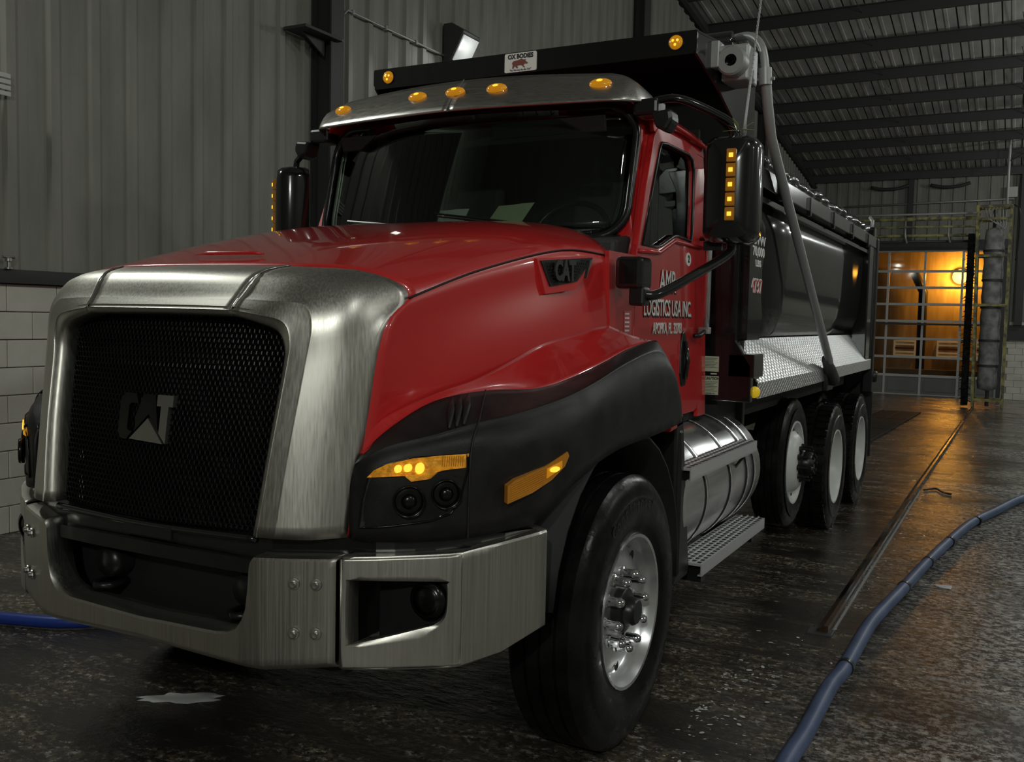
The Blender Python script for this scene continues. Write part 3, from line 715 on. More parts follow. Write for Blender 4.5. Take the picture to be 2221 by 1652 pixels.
# ---- cab
def fws(x, z): return .58+.19*(x/.86)**2+(z-2.06)*.24
def ye(z): return .79+(z-2.0)*.42
def xo_(z): return lerp([(1.2, .985), (2.0, .970), (2.45, .952), (2.57, .935), (2.65, .92)], z)
def xs_(z): return lerp([(1.2, .960), (2.0, .932), (2.45, .915), (2.57, .902), (2.65, .89)], z)
def dk(y, z):
    k = (2.486-xs_(z))/(2.486-xo_(z)); return (y+3.312)*k-3.312, 1.66+(z-1.66)*k
def cab():
    inn = rrect(-.875, .875, 2.03, 2.645, .14, 6); out = rrect(-.935, .935, 1.92, 2.70, .06, 6)
    def fo(x, z):
        k = min(1, (abs(x)/.935))**5; xx = x*(xs_(z)-.006)/.935
        return (xx, (fws(x, z)+.02)*(1-k)+ye(z)*k, z)
    g = G(); g.ring([(x, fws(x, z)+.015, z) for x, z in inn], [fo((a+c)/2, (b+d)/2) for (a, b), (c, d) in zip(inn, out)])
    g.ring([fo((a+c)/2, (b+d)/2) for (a, b), (c, d) in zip(inn, out)], [fo(*p) for p in out])
    shell = g.obj('cab', 'red', T, smooth='auto', sol=.02)
    # windshield and gasket
    G().grid([[(x*(1-.055*(abs(x)/.875)*(j in (0, 8))-.012*(j in (1, 7))), fws(x, z)+.012, z) for x in [-.875+1.75*i/24 for i in range(25)]] for j, z in enumerate([2.035+.605*k/8 for k in range(9)])]).obj('windshield', 'glass', T, smooth=True, sol=.006)
    G().tube([(x, fws(x, z)-.004, z) for x, z in inn], .020, 8, closed=True).obj('windshield_gasket', 'gasket', shell, smooth=True)
    # sides, roof, back, floor
    for s in (1, -1):
        G().grid([[(xs_(z)*s, y, z) for y in (.42, .55, lerp([(1.2, .67), (1.92, .73)], z))] for z in (1.15, 1.4, 1.7, 1.95)]).obj('cowl_side', 'red', shell, sol=.02, solo=0)
        G().grid([[(xs_(z)*s, y, z) for y in (1.66, 1.73, 1.80)] for z in (1.15, 1.6, 2.0, 2.3, 2.6)]).obj('rear_pillar', 'red', shell, sol=.02, solo=0)
        G().grid([[(xs_(z)*s, y, z) for y in (1.0, 1.3, 1.80)] for z in (2.55, 2.64)]).obj('roof_side', 'red', shell, sol=.02, solo=0)
        G().tube(spline([(.895*s, .92, 2.60), (.925*s, 1.05, 2.615), (.93*s, 1.4, 2.615), (.925*s, 1.80, 2.60)], 4), .014, 8).obj('drip_rail', 'red', shell, smooth=True)
    rf = []
    for y, dz in ((.82, -.03), (.95, .0), (1.35, .02), (1.80, .0)):
        h = [(0, y, 2.78+dz), (.45, y, 2.765+dz), (.72, y, 2.725+dz), (.86, y, 2.68+dz*.5), (.905, y, 2.615)]
        rf.append(full(h))
    G().grid(crgrid(rf, 4, 3)).obj('cab_roof', 'red', shell, smooth=True, sol=.01)
    G().box(-.89, .89, 1.77, 1.80, 1.15, 2.70).obj('cab_back', 'satin', shell)
    G().box(-.93, .93, .5, 1.78, 1.13, 1.17).box(-.92, .92, .46, .52, 1.15, 1.95).obj('cab_floor', 'matte', shell)
    # interior
    G().prism([(.52, 1.2), (.62, 2.02), (.80, 2.045), (.98, 2.02), (1.02, 1.9), (.92, 1.2)], 0, -.89, .89).obj('dashboard', 'dash', T, bev=.02)
    G().prism([(.95, 2.03), (1.02, 2.10), (.86, 2.10), (.80, 2.03)], 0, .25, .72).obj('instrument_hood', 'dash', T, bev=.02)
    ring = [(.46+.21*math.cos(a), 1.06+.21*math.sin(a)*.42, 2.06+.21*math.sin(a)*.90) for a in [2*PI*i/32 for i in range(32)]]
    w = G().tube(ring, .016, 8, closed=True).obj('steering_wheel', 'satin', T, smooth=True)
    G().tube([(.46, 1.06, 2.06), (.46, .95, 2.0)], .05, 12).tube([(.26, 1.06, 2.06), (.66, 1.06, 2.06)], .015, 6).tube([(.46, 1.06, 2.06), (.46, .97, 1.87)], .015, 6).obj('wheel_hub', 'satin', w)
    for x in (.46, -.46):
        st_ = G().prism([(1.15, 1.70), (1.58, 1.66), (1.60, 1.52), (1.15, 1.55)], 0, x-.25, x+.25).obj('seat', 'seat', T, bev=.05, seg=3)
        G().prism([(1.50, 1.66), (1.62, 1.66), (1.68, 2.42), (1.60, 2.42)], 0, x-.23, x+.23).obj('seat_back', 'seat', st_, bev=.05, seg=3)
    for x in (.45, -.48):
        G().prism([(fws(x, 2.56)+.06, 2.60), (fws(x, 2.52)+.085, 2.53), (fws(x, 2.52)+.07, 2.53), (fws(x, 2.56)+.04, 2.60)], 0, x-.3, x+.3).obj('sun_shade', 'matte', T, bev=.004)
    # wipers
    for x0, x1, z1 in ((-.05, -.62, 2.13), (.52, -.02, 2.14)):
        pts = [(x0, fws(x0, 2.06)-.02, 2.06), ((x0+x1)/2, fws((x0+x1)/2, 2.1)-.03, 2.105), (x1, fws(x1, z1)-.012, z1)]
        G().tube(spline(pts, 4), .007, 6).obj('wiper', 'satin', T, smooth=True)
        G().tube([(x0+.08, fws(x0, 2.07)-.012, 2.075), (x1-.02, fws(x1, z1)-.008, z1+.012)], .006, 6).obj('wiper_blade', 'gasket', T)
    G().grid([[(x, fws(x, 2.03)-.05+d, 2.035+d*.2) for x in [-.85+1.7*i/16 for i in range(17)]] for d in (-.02, .07)]).obj('cowl_panel', 'satin', T, sol=.01)
cab()
def door(s):
    def fn(d): return lambda y, z: ((xs_(z)+d)*s, *dk(y, z))
    win = [(.705, 1.995), (.83, 2.24), (.945, 2.45), (.985, 2.488), (1.06, 2.497), (1.40, 2.500), (1.455, 2.485), (1.470, 2.43), (1.455, 2.25), (1.43, 2.09), (1.405, 2.066), (1.20, 2.074), (1.14, 2.068), (.95, 2.008), (.90, 2.0)]
    fr = [(.652, 1.985), (.765, 2.26), (.900, 2.51), (.960, 2.555), (1.06, 2.562), (1.42, 2.565), (1.53, 2.558), (1.585, 2.50), (1.585, 2.25), (1.585, 2.08)]
    g = G()
    A = [fn(.012)(*p) for p in fr]; B = [fn(.012)(*p) for p in win[:10]]
    g.grid([A, B])
    low = [fr[0], win[0]]+win[:9:-1]+[win[9], fr[9], (1.582, 1.30), (1.56, 1.21), (1.50, 1.19), (.62, 1.19), (.60, 1.30), (.64, 1.93)]
    g.poly(low, fn(.012))
    d = g.obj('door', 'red', T, sol=.03, bev=.004)
    G().poly(win, fn(-.006)).obj('door_window', 'glass', d, sol=.004)
    G().tube([fn(.012)(*p) for p in win], .009, 6, closed=True).obj('window_seal', 'gasket', d, smooth=True)
    G().tube([fn(.018)(*p) for p in [(.655, 1.965), (.92, 1.975), (1.14, 2.045), (1.40, 2.045), (1.58, 2.045)]], .011, 6).obj('belt_molding', 'red', d, smooth=True)
    G().tube([fn(.013)(*p) for p in [(.905, 2.005), (.965, 2.49)]], .001, 4).obj('window_divider', 'gasket', d)
    # pull handle recess
    hp = [(q-.045, w) for q, w in [(1.30, 1.40), (1.305, 1.52), (1.325, 1.60), (1.355, 1.61), (1.385, 1.58), (1.395, 1.45), (1.395, 1.38), (1.375, 1.335), (1.325, 1.335)]]
    h = G().slab(hp, fn, .0, .020).obj('door_handle', 'satin', d, bev=.004)
    G().tube([fn(.028)(1.305, 1.37), fn(.040)(1.307, 1.46), fn(.028)(1.305, 1.56)], .012, 8).obj('handle_bar', 'black', h, smooth=True)
    # hinges and side seam
    for z in (1.45, 1.86): G().tube([fn(.02)(.635, z-.04), fn(.02)(.635, z+.04)], .010, 8).obj('hinge', 'red', d)
    G().tube([fn(.002)(1.6, 1.2), fn(.002)(1.6, 2.5)], .004, 5).obj('seam', 'matte', d)
    xd, yd = (0, s, 0), (0, 0, 1)
    if s > 0 or True:
        L = lambda y, z: fn(.0165)(y, z)
        def lab(name, b, size, y, z, wide, mat='letter', bold=.001, par=d):
            text(name, b, size, fn(.0150)(y+.006*1, z-.005), xd, (0, 0, 1), 'matte', par, wide, bold+.004)
            text(name, b, size, L(y, z), xd, (0, 0, 1), mat, par, wide, bold)
        lab('lettering', 'AMR', .150, 1.055, 1.842, .78, bold=.0012)
        lab('lettering', 'LOGISTICS USA INC.', .112, 1.075, 1.716, .70, bold=.0012)
        text('lettering', 'APOPKA, FL. 32703', .072, L(1.06, 1.622), xd, (0, 0, 1), 'letter', d, .72, .0022)
        st_ = G().slab(ellip(1.37, 1.972, .040, .034), fn, .010, .0155).obj('sticker', 'letter', d)
        text('sticker_number', '2', .05, fn(.0165)(1.37, 1.972), xd, (0, 0, 1), 'matte', st_, 1, .002)
for s in (1, -1): door(s)
# printed sticker on the cowl side
for s in (1,):
    def fn(d): return lambda y, z: (xs_(z)+d, *dk(y, z))
    o = G().poly([(.50, 1.60), (.585, 1.60), (.585, 1.70), (.50, 1.70)], fn(.012)).obj('cowl_sticker', 'ltred', T, sol=.001)
    for i in range(5):
        G().poly([(.505, 1.69-i*.018), (.555, 1.69-i*.018), (.555, 1.682-i*.018), (.505, 1.682-i*.018)], fn(.0145)).obj('sticker_line', 'letter', o, sol=.0008)
    # grab handle
    gh = G().tube([(1.0, 1.655, 2.10), (1.005, 1.655, 2.05), (1.005, 1.65, 1.62)], .017, 10).obj('grab_handle', 'polish', T, smooth=True)
    G().tube([(1.005, 1.65, 1.615), (1.0, 1.55, 1.585), (.98, 1.52, 1.585)], .012, 8).obj('handle_bracket', 'satin', gh, smooth=True)
    G().tube([(1.0, 1.655, 2.10), (.95, 1.68, 2.10)], .012, 8).obj('handle_bracket', 'satin', gh, smooth=True)
    G().box(.97, 1.03, 1.62, 1.66, 1.595, 1.63).obj('handle_foot', 'galv', gh, bev=.004)

# ---- sun visor over the windshield
def visor():
    def lo(u): return (.925*u, .625+.10*abs(u)**1.6, 2.652-.006*abs(u))
    def up(u): return (.86*u, .775+.085*abs(u)**1.8, 2.822-.035*u*u)
    v = None
    for s in (1, -1):
        rows = []
        us = [.004, .2, .4, .6, .8, .9]
        for u in us:
            a, b = Vector(lo(u)), Vector(up(u)); m = (a+b)*.5+Vector((0, -.006, .006))
            rows.append([a+Vector((0, .02, -.008)), a, m, b])
        rows.append([Vector(p) for p in ((.885, .765, 2.640), (.885, .745, 2.648), (.875, .80, 2.735), (.835, .875, 2.775))])
        rows.append([Vector(p) for p in ((.925, .83, 2.645), (.93, .82, 2.652), (.905, .86, 2.72), (.865, .93, 2.745))])
        rows.append([Vector(p) for p in ((.938, .92, 2.655), (.945, .915, 2.662), (.925, .935, 2.695), (.905, .965, 2.71))])
        o = G().grid(crgrid([[sx(p, s) for p in r] for r in rows], 4, 3)).obj('sun_visor_half', 'visor', T, smooth=True, sol=.005)
        v = v or o
    G().tube([(0, lo(0)[1]-.002, 2.652), (0, .698, 2.746), (0, up(0)[1], 2.824)], .004, 6).obj('visor_seam', 'chrome', v)
    for x in (-.735, -.225, 0, .226, .737):
        u = abs(x)/.89; a, b = Vector(lo(u)), Vector(up(u)); p = a*.48+b*.52; p.x = x
        n = (b-a).cross(Vector((1, 0, 0))).normalized()
        if n.y > 0: n = -n
        e1 = Vector((1, .10*(1 if x > 0 else -1 if x < 0 else 0)*1.2*u, 0)).normalized(); e2 = n.cross(e1).normalized()
        c = p+n*.010
        def disc(g, r1, r2, h0, h1, n_=24):
            rings = []
            for k, hh in ((1., h0), (.96, h0+(h1-h0)*.4), (.75, h0+(h1-h0)*.8), (.4, h1), (.02, h1)):
                rings.append([c+e1*(r1*k*math.cos(2*PI*i/n_))+e2*(r2*k*math.sin(2*PI*i/n_))+n*hh for i in range(n_)])
            for q, w in zip(rings, rings[1:]): g.ring(q, w)
            return g
        l = disc(G(), .054, .028, .0, .020).obj('marker_lamp', 'amber', T, smooth=True)
        disc(G(), .058, .032, -.010, .004).obj('lamp_bezel', 'chrome', l, smooth=True)
        disc(G(), .016, .009, .018, .024, 12).obj('bulb', 'amber_hot', l)
visor()

# ---- mirrors
def mirror(s):
    X, Y = (1.305 if s > 0 else -1.25), .985; ang = math.radians(-44 if s < 0 else 4)
    def q(p):
        dx, dy = p[0]-X, p[1]-Y; return (X+dx*math.cos(ang)-dy*math.sin(ang), Y+dx*math.sin(ang)+dy*math.cos(ang), p[2])
    rows = []
    for y, k, zk in ((.868, .10, .5), (.876, .70, .90), (.90, .90, .965), (.95, 1.0, 1.0), (1.03, 1.0, 1.0), (1.05, .93, .975), (1.05, .02, .02)):
        rows.append([q((X+px*k, y, 2.25+pz*zk)) for px, pz in rrect(-.125, .125, -.24, .24, .06, 5)])
    g = G()
    for a, b in zip(rows, rows[1:]): g.ring(a, b)
    g.add(rows[0], [tuple(range(len(rows[0])))])
    m = g.obj('mirror', 'black', T, smooth='auto')
    G().poly(rrect(X-.11, X+.11, 2.03, 2.47, .06), lambda x, z: q((x, 1.052, z))).obj('mirror_glass', 'chrome', m)
    def qbox(x0, x1, y0, y1, z0, z1):
        g = G().box(x0, x1, y0, y1, z0, z1); g.v = [q(p) for p in g.v]; return g
    for i in range(5):
        z = 2.392-i*.064; xc = X+.012*s
        l = qbox(xc-.021, xc+.021, .855, .892, z-.029, z+.029).obj('led', 'amber_dim', m, bev=.004)
        qbox(xc-.009, xc+.009, .851, .856, z-.009, z+.009).obj('bulb', 'amber_hot', l)
    # upper arm with its base on the roof edge
    ap = [(.93, .83, 2.63), (1.0, .84, 2.655), (1.10, .86, 2.65), (1.26, .95, 2.575), (1.30, .98, 2.53), (1.305, .985, 2.47)] if s > 0 else [(-.90, .90, 2.64), (-.98, .92, 2.655), (-1.05, .935, 2.64), (-1.215, .975, 2.545), (-1.245, .985, 2.52), (-1.25, .985, 2.47)]
    G().tube(spline(ap, 5), .018, 10).obj('mirror_arm', 'black', m, smooth=True)
    b = G().box(.88*s, 1.0*s, .80, .92, 2.585, 2.66).obj('mirror_base', 'satin', m, bev=.015)
    G().prism([(.98*s, 2.59), (1.07*s, 2.60), (1.08*s, 2.55), (1.05*s, 2.50), (1.0*s, 2.52)], 1, .77, .88).obj('base_cover', 'satin', m, bev=.015)
    # lower arm
    G().box(.97*s, 1.09*s, .42, .56, 1.79, 1.925).obj('mirror_base', 'black', m, bev=.02, seg=3)
    G().tube(spline([(1.06*s, .46, 1.79), (1.09*s, .47, 1.765), (1.14*s, .52, 1.775), (1.22*s, .72, 1.86), (X-.02*s, .92, 1.945), (X, .98, 1.985), (X, .985, 2.03)], 5), .021, 10).obj('mirror_arm', 'black', m, smooth=True)
    G().box(1.03*s, 1.10*s, .43, .51, 1.72, 1.80).obj('base_cover', 'satin', m, bev=.012)
    return m
mr = mirror(1); ml = mirror(-1)
G().tube([(1.34, 1.0, 2.48), (1.345, 1.0, 2.56), (1.42, 1.02, 3.4)], [.012, .006, .003], 6).obj('antenna', 'galv', T, smooth=True)
g = G()
for i in range(46):
    t = i/46; p = Vector((1.345, 1.0, 2.56)).lerp(Vector((1.42, 1.02, 3.4)), t)
    g.lathe([(0, -.006), (.005, -.003), (.006, 0), (.005, .003), (0, .006)], c=p, n=6, ax=2)
o = g.obj('antenna_coil', 'galv', T); o['kind'] = 'stuff'
# convex mirror on the fender side of the passenger is hidden; grab strap under the mirror
G().box(1.185, 1.27, .955, .975, 1.985, 2.025).obj('mirror_tag', 'satin', mr)

# ---- wheels
def tyre_profile(R, r, w):                              # outer face at +w/2
    h = w/2
    return [(r, -h*.80), (r+.02, -h*.88), ((R+r)/2, -h), (R-.055, -h*.93), (R-.02, -h*.84), (R, -h*.70), (R, -h*.42), (R-.012, -h*.40), (R-.012, -h*.36), (R, -h*.34), (R, -h*.04), (R-.012, -h*.02), (R-.012, h*.02), (R, h*.04),
            (R, h*.34), (R-.012, h*.36), (R-.012, h*.40), (R, h*.42), (R, h*.70), (R-.02, h*.84), (R-.055, h*.93), (R-.075, h*.935), (R-.082, h*.96), ((R+r)/2+.02, h), ((R+r)/2-.02, h*.995), (r+.05, h*.965), (r+.045, h*.94), (r+.02, h*.90), (r, h*.82)]
def wheel(name, loc, R, w, kind, s=1):
    """rim mesh with tire, hub and nuts below it; local +X is the outer side"""
    r = .288; h = w/2
    f = h*.84
    if kind == 'steer':
        prof = [(r+.014, f), (r+.012, f+.012), (r, f+.010), (r-.012, f-.01), (r-.022, f-.03), (r-.03, f-.055), (r-.038, f-.062), (.225, f-.05), (.20, f-.045), (.12, f-.045), (.085, f-.045), (.085, f-.10)]
        mat = 'polish'
    elif kind == 'pusher':
        prof = [(r+.014, f), (r+.012, f+.012), (r, f+.010), (r-.014, f-.02), (r-.03, f-.06), (r-.04, f-.06), (.235, f-.02), (.20, f+.02), (.17, f+.045), (.10, f+.048), (.085, f+.048), (.085, 0)]
        mat = 'white'
    else:
        prof = [(r+.014, f), (r+.012, f+.012), (r, f+.010), (r-.012, f-.01), (r-.02, f-.04), (r-.03, f-.10), (r-.035, f-.17), (.22, f-.19), (.12, f-.19), (.12, f-.10), (.09, f-.08), (0, f-.08)]
        mat = 'white'
    g = G().lathe(prof, n=48)
    rim = g.obj(name, mat, T, smooth='auto', loc=loc)
    if s < 0: rim.rotation_euler = (0, 0, PI)
    G().lathe(tyre_profile(R, r, w), n=64).obj('tire', 'rubber', rim, smooth='auto')
    if kind != 'drive':
        fx = f-.045 if kind == 'steer' else f+.045
        for i in range(10):
            a = 2*PI*i/10
            # hand holes
            a2 = a+PI/10; c = Vector((lerp([(.2, f-.0435), (.25, f-.054)], .228) if kind == 'steer' else f-.012, .228*math.cos(a2), .228*math.sin(a2)))
            G().lathe([(.021, .002), (.019, .0), (0, -.001)], n=12).obj('hand_hole', 'matte', rim, loc=c)
        nut = None
        for i in range(10):
            a = 2*PI*i/10+.15; R2 = .142 if kind == 'steer' else .12
            p = (fx, R2*math.cos(a), R2*math.sin(a))
            if not nut:
                if kind == 'steer': nut = G().lathe([(.026, 0), (.025, .008), (.019, .012), (.0175, .045), (.020, .047), (.019, .058), (.012, .070), (0, .074)], n=12).obj('lug_nut', 'chrome', rim, smooth='auto', loc=p)
                else: nut = G().lathe([(.020, 0), (.020, .02), (.009, .022), (.009, .075), (0, .075)], n=8).obj('lug_nut', 'satin', rim, loc=p)
            else: copy(nut, rim, p)
        if kind == 'steer': hp = [(.088, f-.06), (.086, f-.015), (.080, f-.01), (.058, f-.006), (.054, f+.025), (.045, f+.035), (0, f+.036)]
        else: hp = [(.10, f+.02), (.098, f+.065), (.088, f+.075), (.086, f+.12), (.075, f+.135), (0, f+.135)]
        G().lathe(hp, n=28).obj('hub', 'satin', rim, smooth='auto')
        if kind == 'pusher':
            bn = None
            for i in range(8):
                a = 2*PI*i/8; p = (f+.125, .066*math.cos(a), .066*math.sin(a))
                bn = bn or G().lathe([(.011, 0), (.011, .025), (0, .025)], n=6).obj('hub_bolt', 'satin', rim, loc=p)
                if i: copy(bn, rim, p)
    else:
        # tread lugs on the drive tyres
        g = G(); K = 44
        for i in range(K):
            for sd in (-1, 1):
                a = 2*PI*(i+(.5 if sd > 0 else 0))/K; da = PI/K*.62
                vs = []
                for rr in (R-.01, R+.012):
                    for aa in (a-da, a+da):
                        for xx in ((.12*h, .80*h) if sd > 0 else (-.80*h, -.12*h)):
                            vs.append((xx, rr*math.cos(aa), rr*math.sin(aa)))
                g.add(vs, [(0, 1, 3, 2), (4, 6, 7, 5), (0, 4, 5, 1), (2, 3, 7, 6), (0, 2, 6, 4), (1, 5, 7, 3)])
        o = g.obj('tread_lugs', 'rubber', rim)
        # inner tyre of the pair
        G().lathe(tyre_profile(R, r, w), n=48).obj('inner_tire', 'rubber', rim, smooth='auto', loc=(-w-.06, 0, 0))
    return rim
for s in (1, -1):
    fw = wheel('front_wheel', (1.065*s, .12, .53), .53, .31, 'steer', s)
    wheel('lift_axle_wheel', (.975*s, 3.70, .655), .466, .25, 'pusher', s)
    wheel('drive_wheel', (1.085*s, 4.74, .503), .503, .27, 'drive', s)
    wheel('drive_wheel', (1.085*s, 6.06, .503), .503, .27, 'drive', s)
    if s > 0:
        for i, ch in enumerate('Continental'):
            th = math.radians(-34+i*5.6); rr = .425
            text('tire_lettering', ch, .060, (.1545, rr*math.sin(th), rr*math.cos(th)), (0, math.cos(th), -math.sin(th)), (0, math.sin(th), math.cos(th)), 'satin', fw, 1, .0008, .0012)

# ---- chassis
for s in (1, -1):
    G().box(.38*s, .46*s, -.9, 6.6, .78, 1.06).obj('frame_rail', 'satin', T)
for y, z, r in ((.12, .50, .05), (3.70, .655, .06), (4.74, .503, .10), (6.06, .503, .10)):
    G().tube([(-.95, y, z), (.95, y, z)], r, 12).obj('axle', 'matte', T, smooth=True)
for s in (1, -1):
    G().box(.50*s, .62*s, 4.3, 6.5, .60, .72).obj('suspension_beam', 'matte', T, bev=.02)
    G().box(.46*s, 1.02*s, 2.42, 2.47, .60, 1.24).obj('mud_guard', 'satin', T, bev=.006)
    G().box(.62*s, 1.20*s, 6.80, 6.82, .34, 1.2).obj('mud_flap', 'matte', T)
    # fuel tank, straps, cap, steps
    def ring(r, y0, y1): return [(r, y0), (r, y1)]
    C0 = (.83*s, 0, .80)
    tank = G().lathe([(0, .885), (.30, .885), (.325, .90), (.335, .92), (.335, 2.31), (.325, 2.34), (.29, 2.365), (0, 2.365)], c=C0, n=48, ax=1).obj('fuel_tank', 'polish', T, smooth='auto')
    for y in (1.22, 1.66, 2.00, 2.16):
        G().lathe([(.336, y-.022), (.341, y-.02), (.341, y+.02), (.336, y+.022)], c=C0, n=48, ax=1).obj('tank_strap', 'satin', tank)
        G().lathe([(.341, y-.008), (.344, y-.007), (.344, y+.007), (.341, y+.008)], c=C0, n=48, ax=1).obj('strap_band', 'polish', tank)
    G().lathe([(.055, .0), (.055, .03), (.062, .032), (.062, .055), (.05, .06), (0, .06)], c=(.90*s, 1.40, 1.12), n=20, ax=2).obj('fuel_cap', 'chrome', tank, smooth='auto')
    def step(y0, y1, x0, x1, z):
        g = G().box(x0*s, x1*s, y0, y1, z-.012, z).box((x1-.006)*s, x1*s, y0, y1, z-.055, z-.012).box((x1-.02)*s, x1*s, y0, y1, z-.060, z-.054)
        o = g.obj('step', 'plate', T)
        nb = int((y1-y0)/.052); rows = 5; q = G(); h = G()
        for i in range(nb):
            for j in range(rows):
                y = y0+.03+i*.052+(j % 2)*.02; x = (x0+.020+(x1-x0-.040)*j/(rows-1))*s
                h.box(x-.009, x+.009, y-.013, y+.013, z, z+.0012)
        hh = h.obj('grip_holes', 'matte', o); hh['kind'] = 'stuff'
        q = G()
        for i in range(nb):
            for j in range(rows-1):
                y = y0+.045+i*.052+(j % 2)*.02; x = (x0+.036+(x1-x0-.040)*j/(rows-1))*s
                q.box(x-.003, x+.003, y-.012, y+.012, z, z+.005)
        qq = q.obj('grip_teeth', 'plate', o); qq['kind'] = 'stuff'
        return o
    a = step(.84, 2.06, 1.02, 1.20, .995); b = step(1.06, 2.32, 1.03, 1.20, .505)
    G().box(.95*s, 1.19*s, .88, .94, .93, .98).obj('step_bracket', 'satin', a)
    G().tube([(1.19*s, 1.82, .935), (1.15*s, 1.78, .87), (1.12*s, 1.70, .93)], .008, 6).obj('step_brace', 'satin', a)
    G().box(.8*s, 1.18*s, 1.12, 1.18, .40, .495).obj('step_bracket', 'satin', b); G().box(.8*s, 1.18*s, 2.1, 2.16, .40, .495).obj('step_bracket', 'satin', b)

# ---- dump body
XB = [(1.45, .93), (1.52, 1.0), (1.60, 1.06), (1.72, 1.105), (1.90, 1.128), (2.2, 1.138), (2.5, 1.14)]
def body():
    g = G(); zs = [1.45, 1.49, 1.53, 1.57, 1.61, 1.66, 1.72, 1.80, 1.90, 2.05, 2.2, 2.40]
    prof = [(-lerp(XB, z), z) for z in zs[::-1]]+[(lerp(XB, z), z) for z in zs]
    g.grid([[(x, y, z) for x, z in prof] for y in (1.98, 3, 4, 5, 6.5)])
    B = g.obj('dump_body', 'black', T, smooth='auto', sol=.012)
    box('bulkhead', -1.12, 1.12, 1.97, 2.01, 1.3, 3.095, 'satin', B)
    box('tailgate', -1.14, 1.14, 6.52, 6.60, 1.25, 2.48, 'black', B, bev=.006)
    for s in (1, -1):
        b = G().box(1.09*s, 1.21*s, 1.93, 6.58, 2.40, 2.50).prism([(1.09*s, 2.50), (1.21*s, 2.50), (1.16*s, 2.545), (1.09*s, 2.545)], 1, 1.93, 6.58).obj('top_rail', 'black', B, bev=.006)
        G().box(1.12*s, 1.185*s, 1.95, 6.55, 2.33, 2.36).obj('rail_lip', 'black', B)
        G().box(1.06*s, 1.20*s, 6.18, 6.56, 1.25, 2.42).obj('rear_post', 'black', B, bev=.012)
        G().box(1.13*s, 1.22*s, 6.55, 6.66, 1.0, 2.5).obj('corner_post', 'satin', B, bev=.01)
        G().lathe([(0, -.05), (.055, -.045), (.06, 0), (.055, .045), (0, .05)], c=(1.20*s, 6.72, 1.15), n=16, ax=0).obj('tail_lamp_pod', 'satin', B, smooth=True)
        G().prism([(.80*s, 1.22), (1.19*s, 1.22), (1.19*s, 1.42), (1.10*s, 1.56), (1.10*s, 2.42), (1.14*s, 2.52), (.80*s, 2.52)], 1, 1.90, 1.96).obj('front_post', 'black', B, bev=.006)
        G().prism([(1.96, 1.56), (2.25, 1.56), (2.30, 1.70), (2.26, 1.80), (2.26, 1.98), (2.30, 2.06), (2.30, 2.22), (2.05, 2.32), (1.96, 2.32)], 0, 1.08*s, 1.145*s).obj('front_gusset', 'black', B, bev=.006)
        G().box(1.06*s, 1.205*s, 1.90, 2.12, 1.355, 1.485).obj('corner_box', 'black', B, bev=.006)
        # tread plate side shelf
        f = G().prism([(1.045*s, 1.565), (1.205*s, 1.325), (1.205*s, 1.235), (1.198*s, 1.235), (1.198*s, 1.322), (1.04*s, 1.558)], 1, 2.02, 6.54).obj('side_shelf', 'diamond', B)
        m = G().lathe([(0, .018), (.018, .016), (.030, .008), (.033, 0)], c=(0, 0, 0), n=20).obj('marker_lamp', 'yellow_mark', B, smooth=True, loc=(1.19*s, 2.0, 1.272)); m.rotation_euler = (0, 0, -.9 if s > 0 else PI+.9)
        # subframe / hoist box under the body
        G().box(.5*s, .98*s, 2.0, 6.4, 1.08, 1.30).obj('subframe', 'matte', B)
        # rolled tarp along the rail
        pts = []; rr = []
        for i in range(60):
            y = 2.1+i*.074; pts.append((1.13*s+.012*math.sin(i*1.7), y, 2.565+.018*math.sin(i*.9)*math.sin(i*.37))); rr.append(.030+.012*abs(math.sin(i*1.3)))
        G().tube(pts, rr, 8).obj('rolled_tarp', 'black', B, smooth=True)
        # wet drips and brackets along the rail
        for i, y in enumerate((2.35, 3.2, 4.1, 5.0, 5.9)): G().box(1.20*s, 1.225*s, y-.02, y+.02, 2.37, 2.49).obj('tarp_hook', 'black', B, bev=.004)
        G().tube([(1.17*s, 6.45, 2.54), (1.17*s, 6.47, 2.66), (1.14*s, 6.5, 2.70)], .016, 8).obj('gate_latch', 'galv', B, smooth=True)
        G().box(1.10*s, 1.2*s, 6.42, 6.56, 2.50, 2.60).obj('hinge_block', 'black', B, bev=.01)
    # cab guard
    lip = G().prism([(-.985, 3.11), (.985, 3.11), (.99, 3.10), (.99, 3.02), (.97, 2.995), (-.97, 2.995), (-.99, 3.02), (-.99, 3.10)], 1, 1.37, 1.39)
    lip.add([(-.99, 1.38, 3.11), (.99, 1.38, 3.11), (1.13, 2.0, 3.10), (-1.13, 2.0, 3.10), (-.99, 1.38, 3.10), (.99, 1.38, 3.10), (1.13, 2.0, 3.09), (-1.13, 2.0, 3.09)], [(0, 1, 2, 3), (7, 6, 5, 4), (0, 4, 5, 1), (1, 5, 6, 2), (2, 6, 7, 3), (3, 7, 4, 0)])
    cg = lip.obj('cab_guard', 'black', T)
    for s in (1, -1):
        pg = [(1.375, 3.11), (1.375, 3.0), (1.60, 2.87), (1.80, 2.72), (2.0, 2.52), (2.0, 3.10)]
        def gx(y): return lerp([(1.37, .985), (2.0, 1.13)], y)
        g = G(); a = [(gx(y)*s, y, z) for y, z in pg]; b = [((gx(y)-.012)*s, y, z) for y, z in pg]
        n = len(pg); g.add(a+b, [tuple(range(n)), tuple(range(n, 2*n))]+[(i, (i+1) % n, n+(i+1) % n, n+i) for i in range(n)])
        g.obj('guard_side', 'black', cg)
        l = G().lathe([(.036, 0), (.034, -.010), (.022, -.016), (0, -.018)], c=(.882*s, 1.37, 3.058), n=20, ax=1).obj('marker_lamp', 'amber', cg, smooth=True)
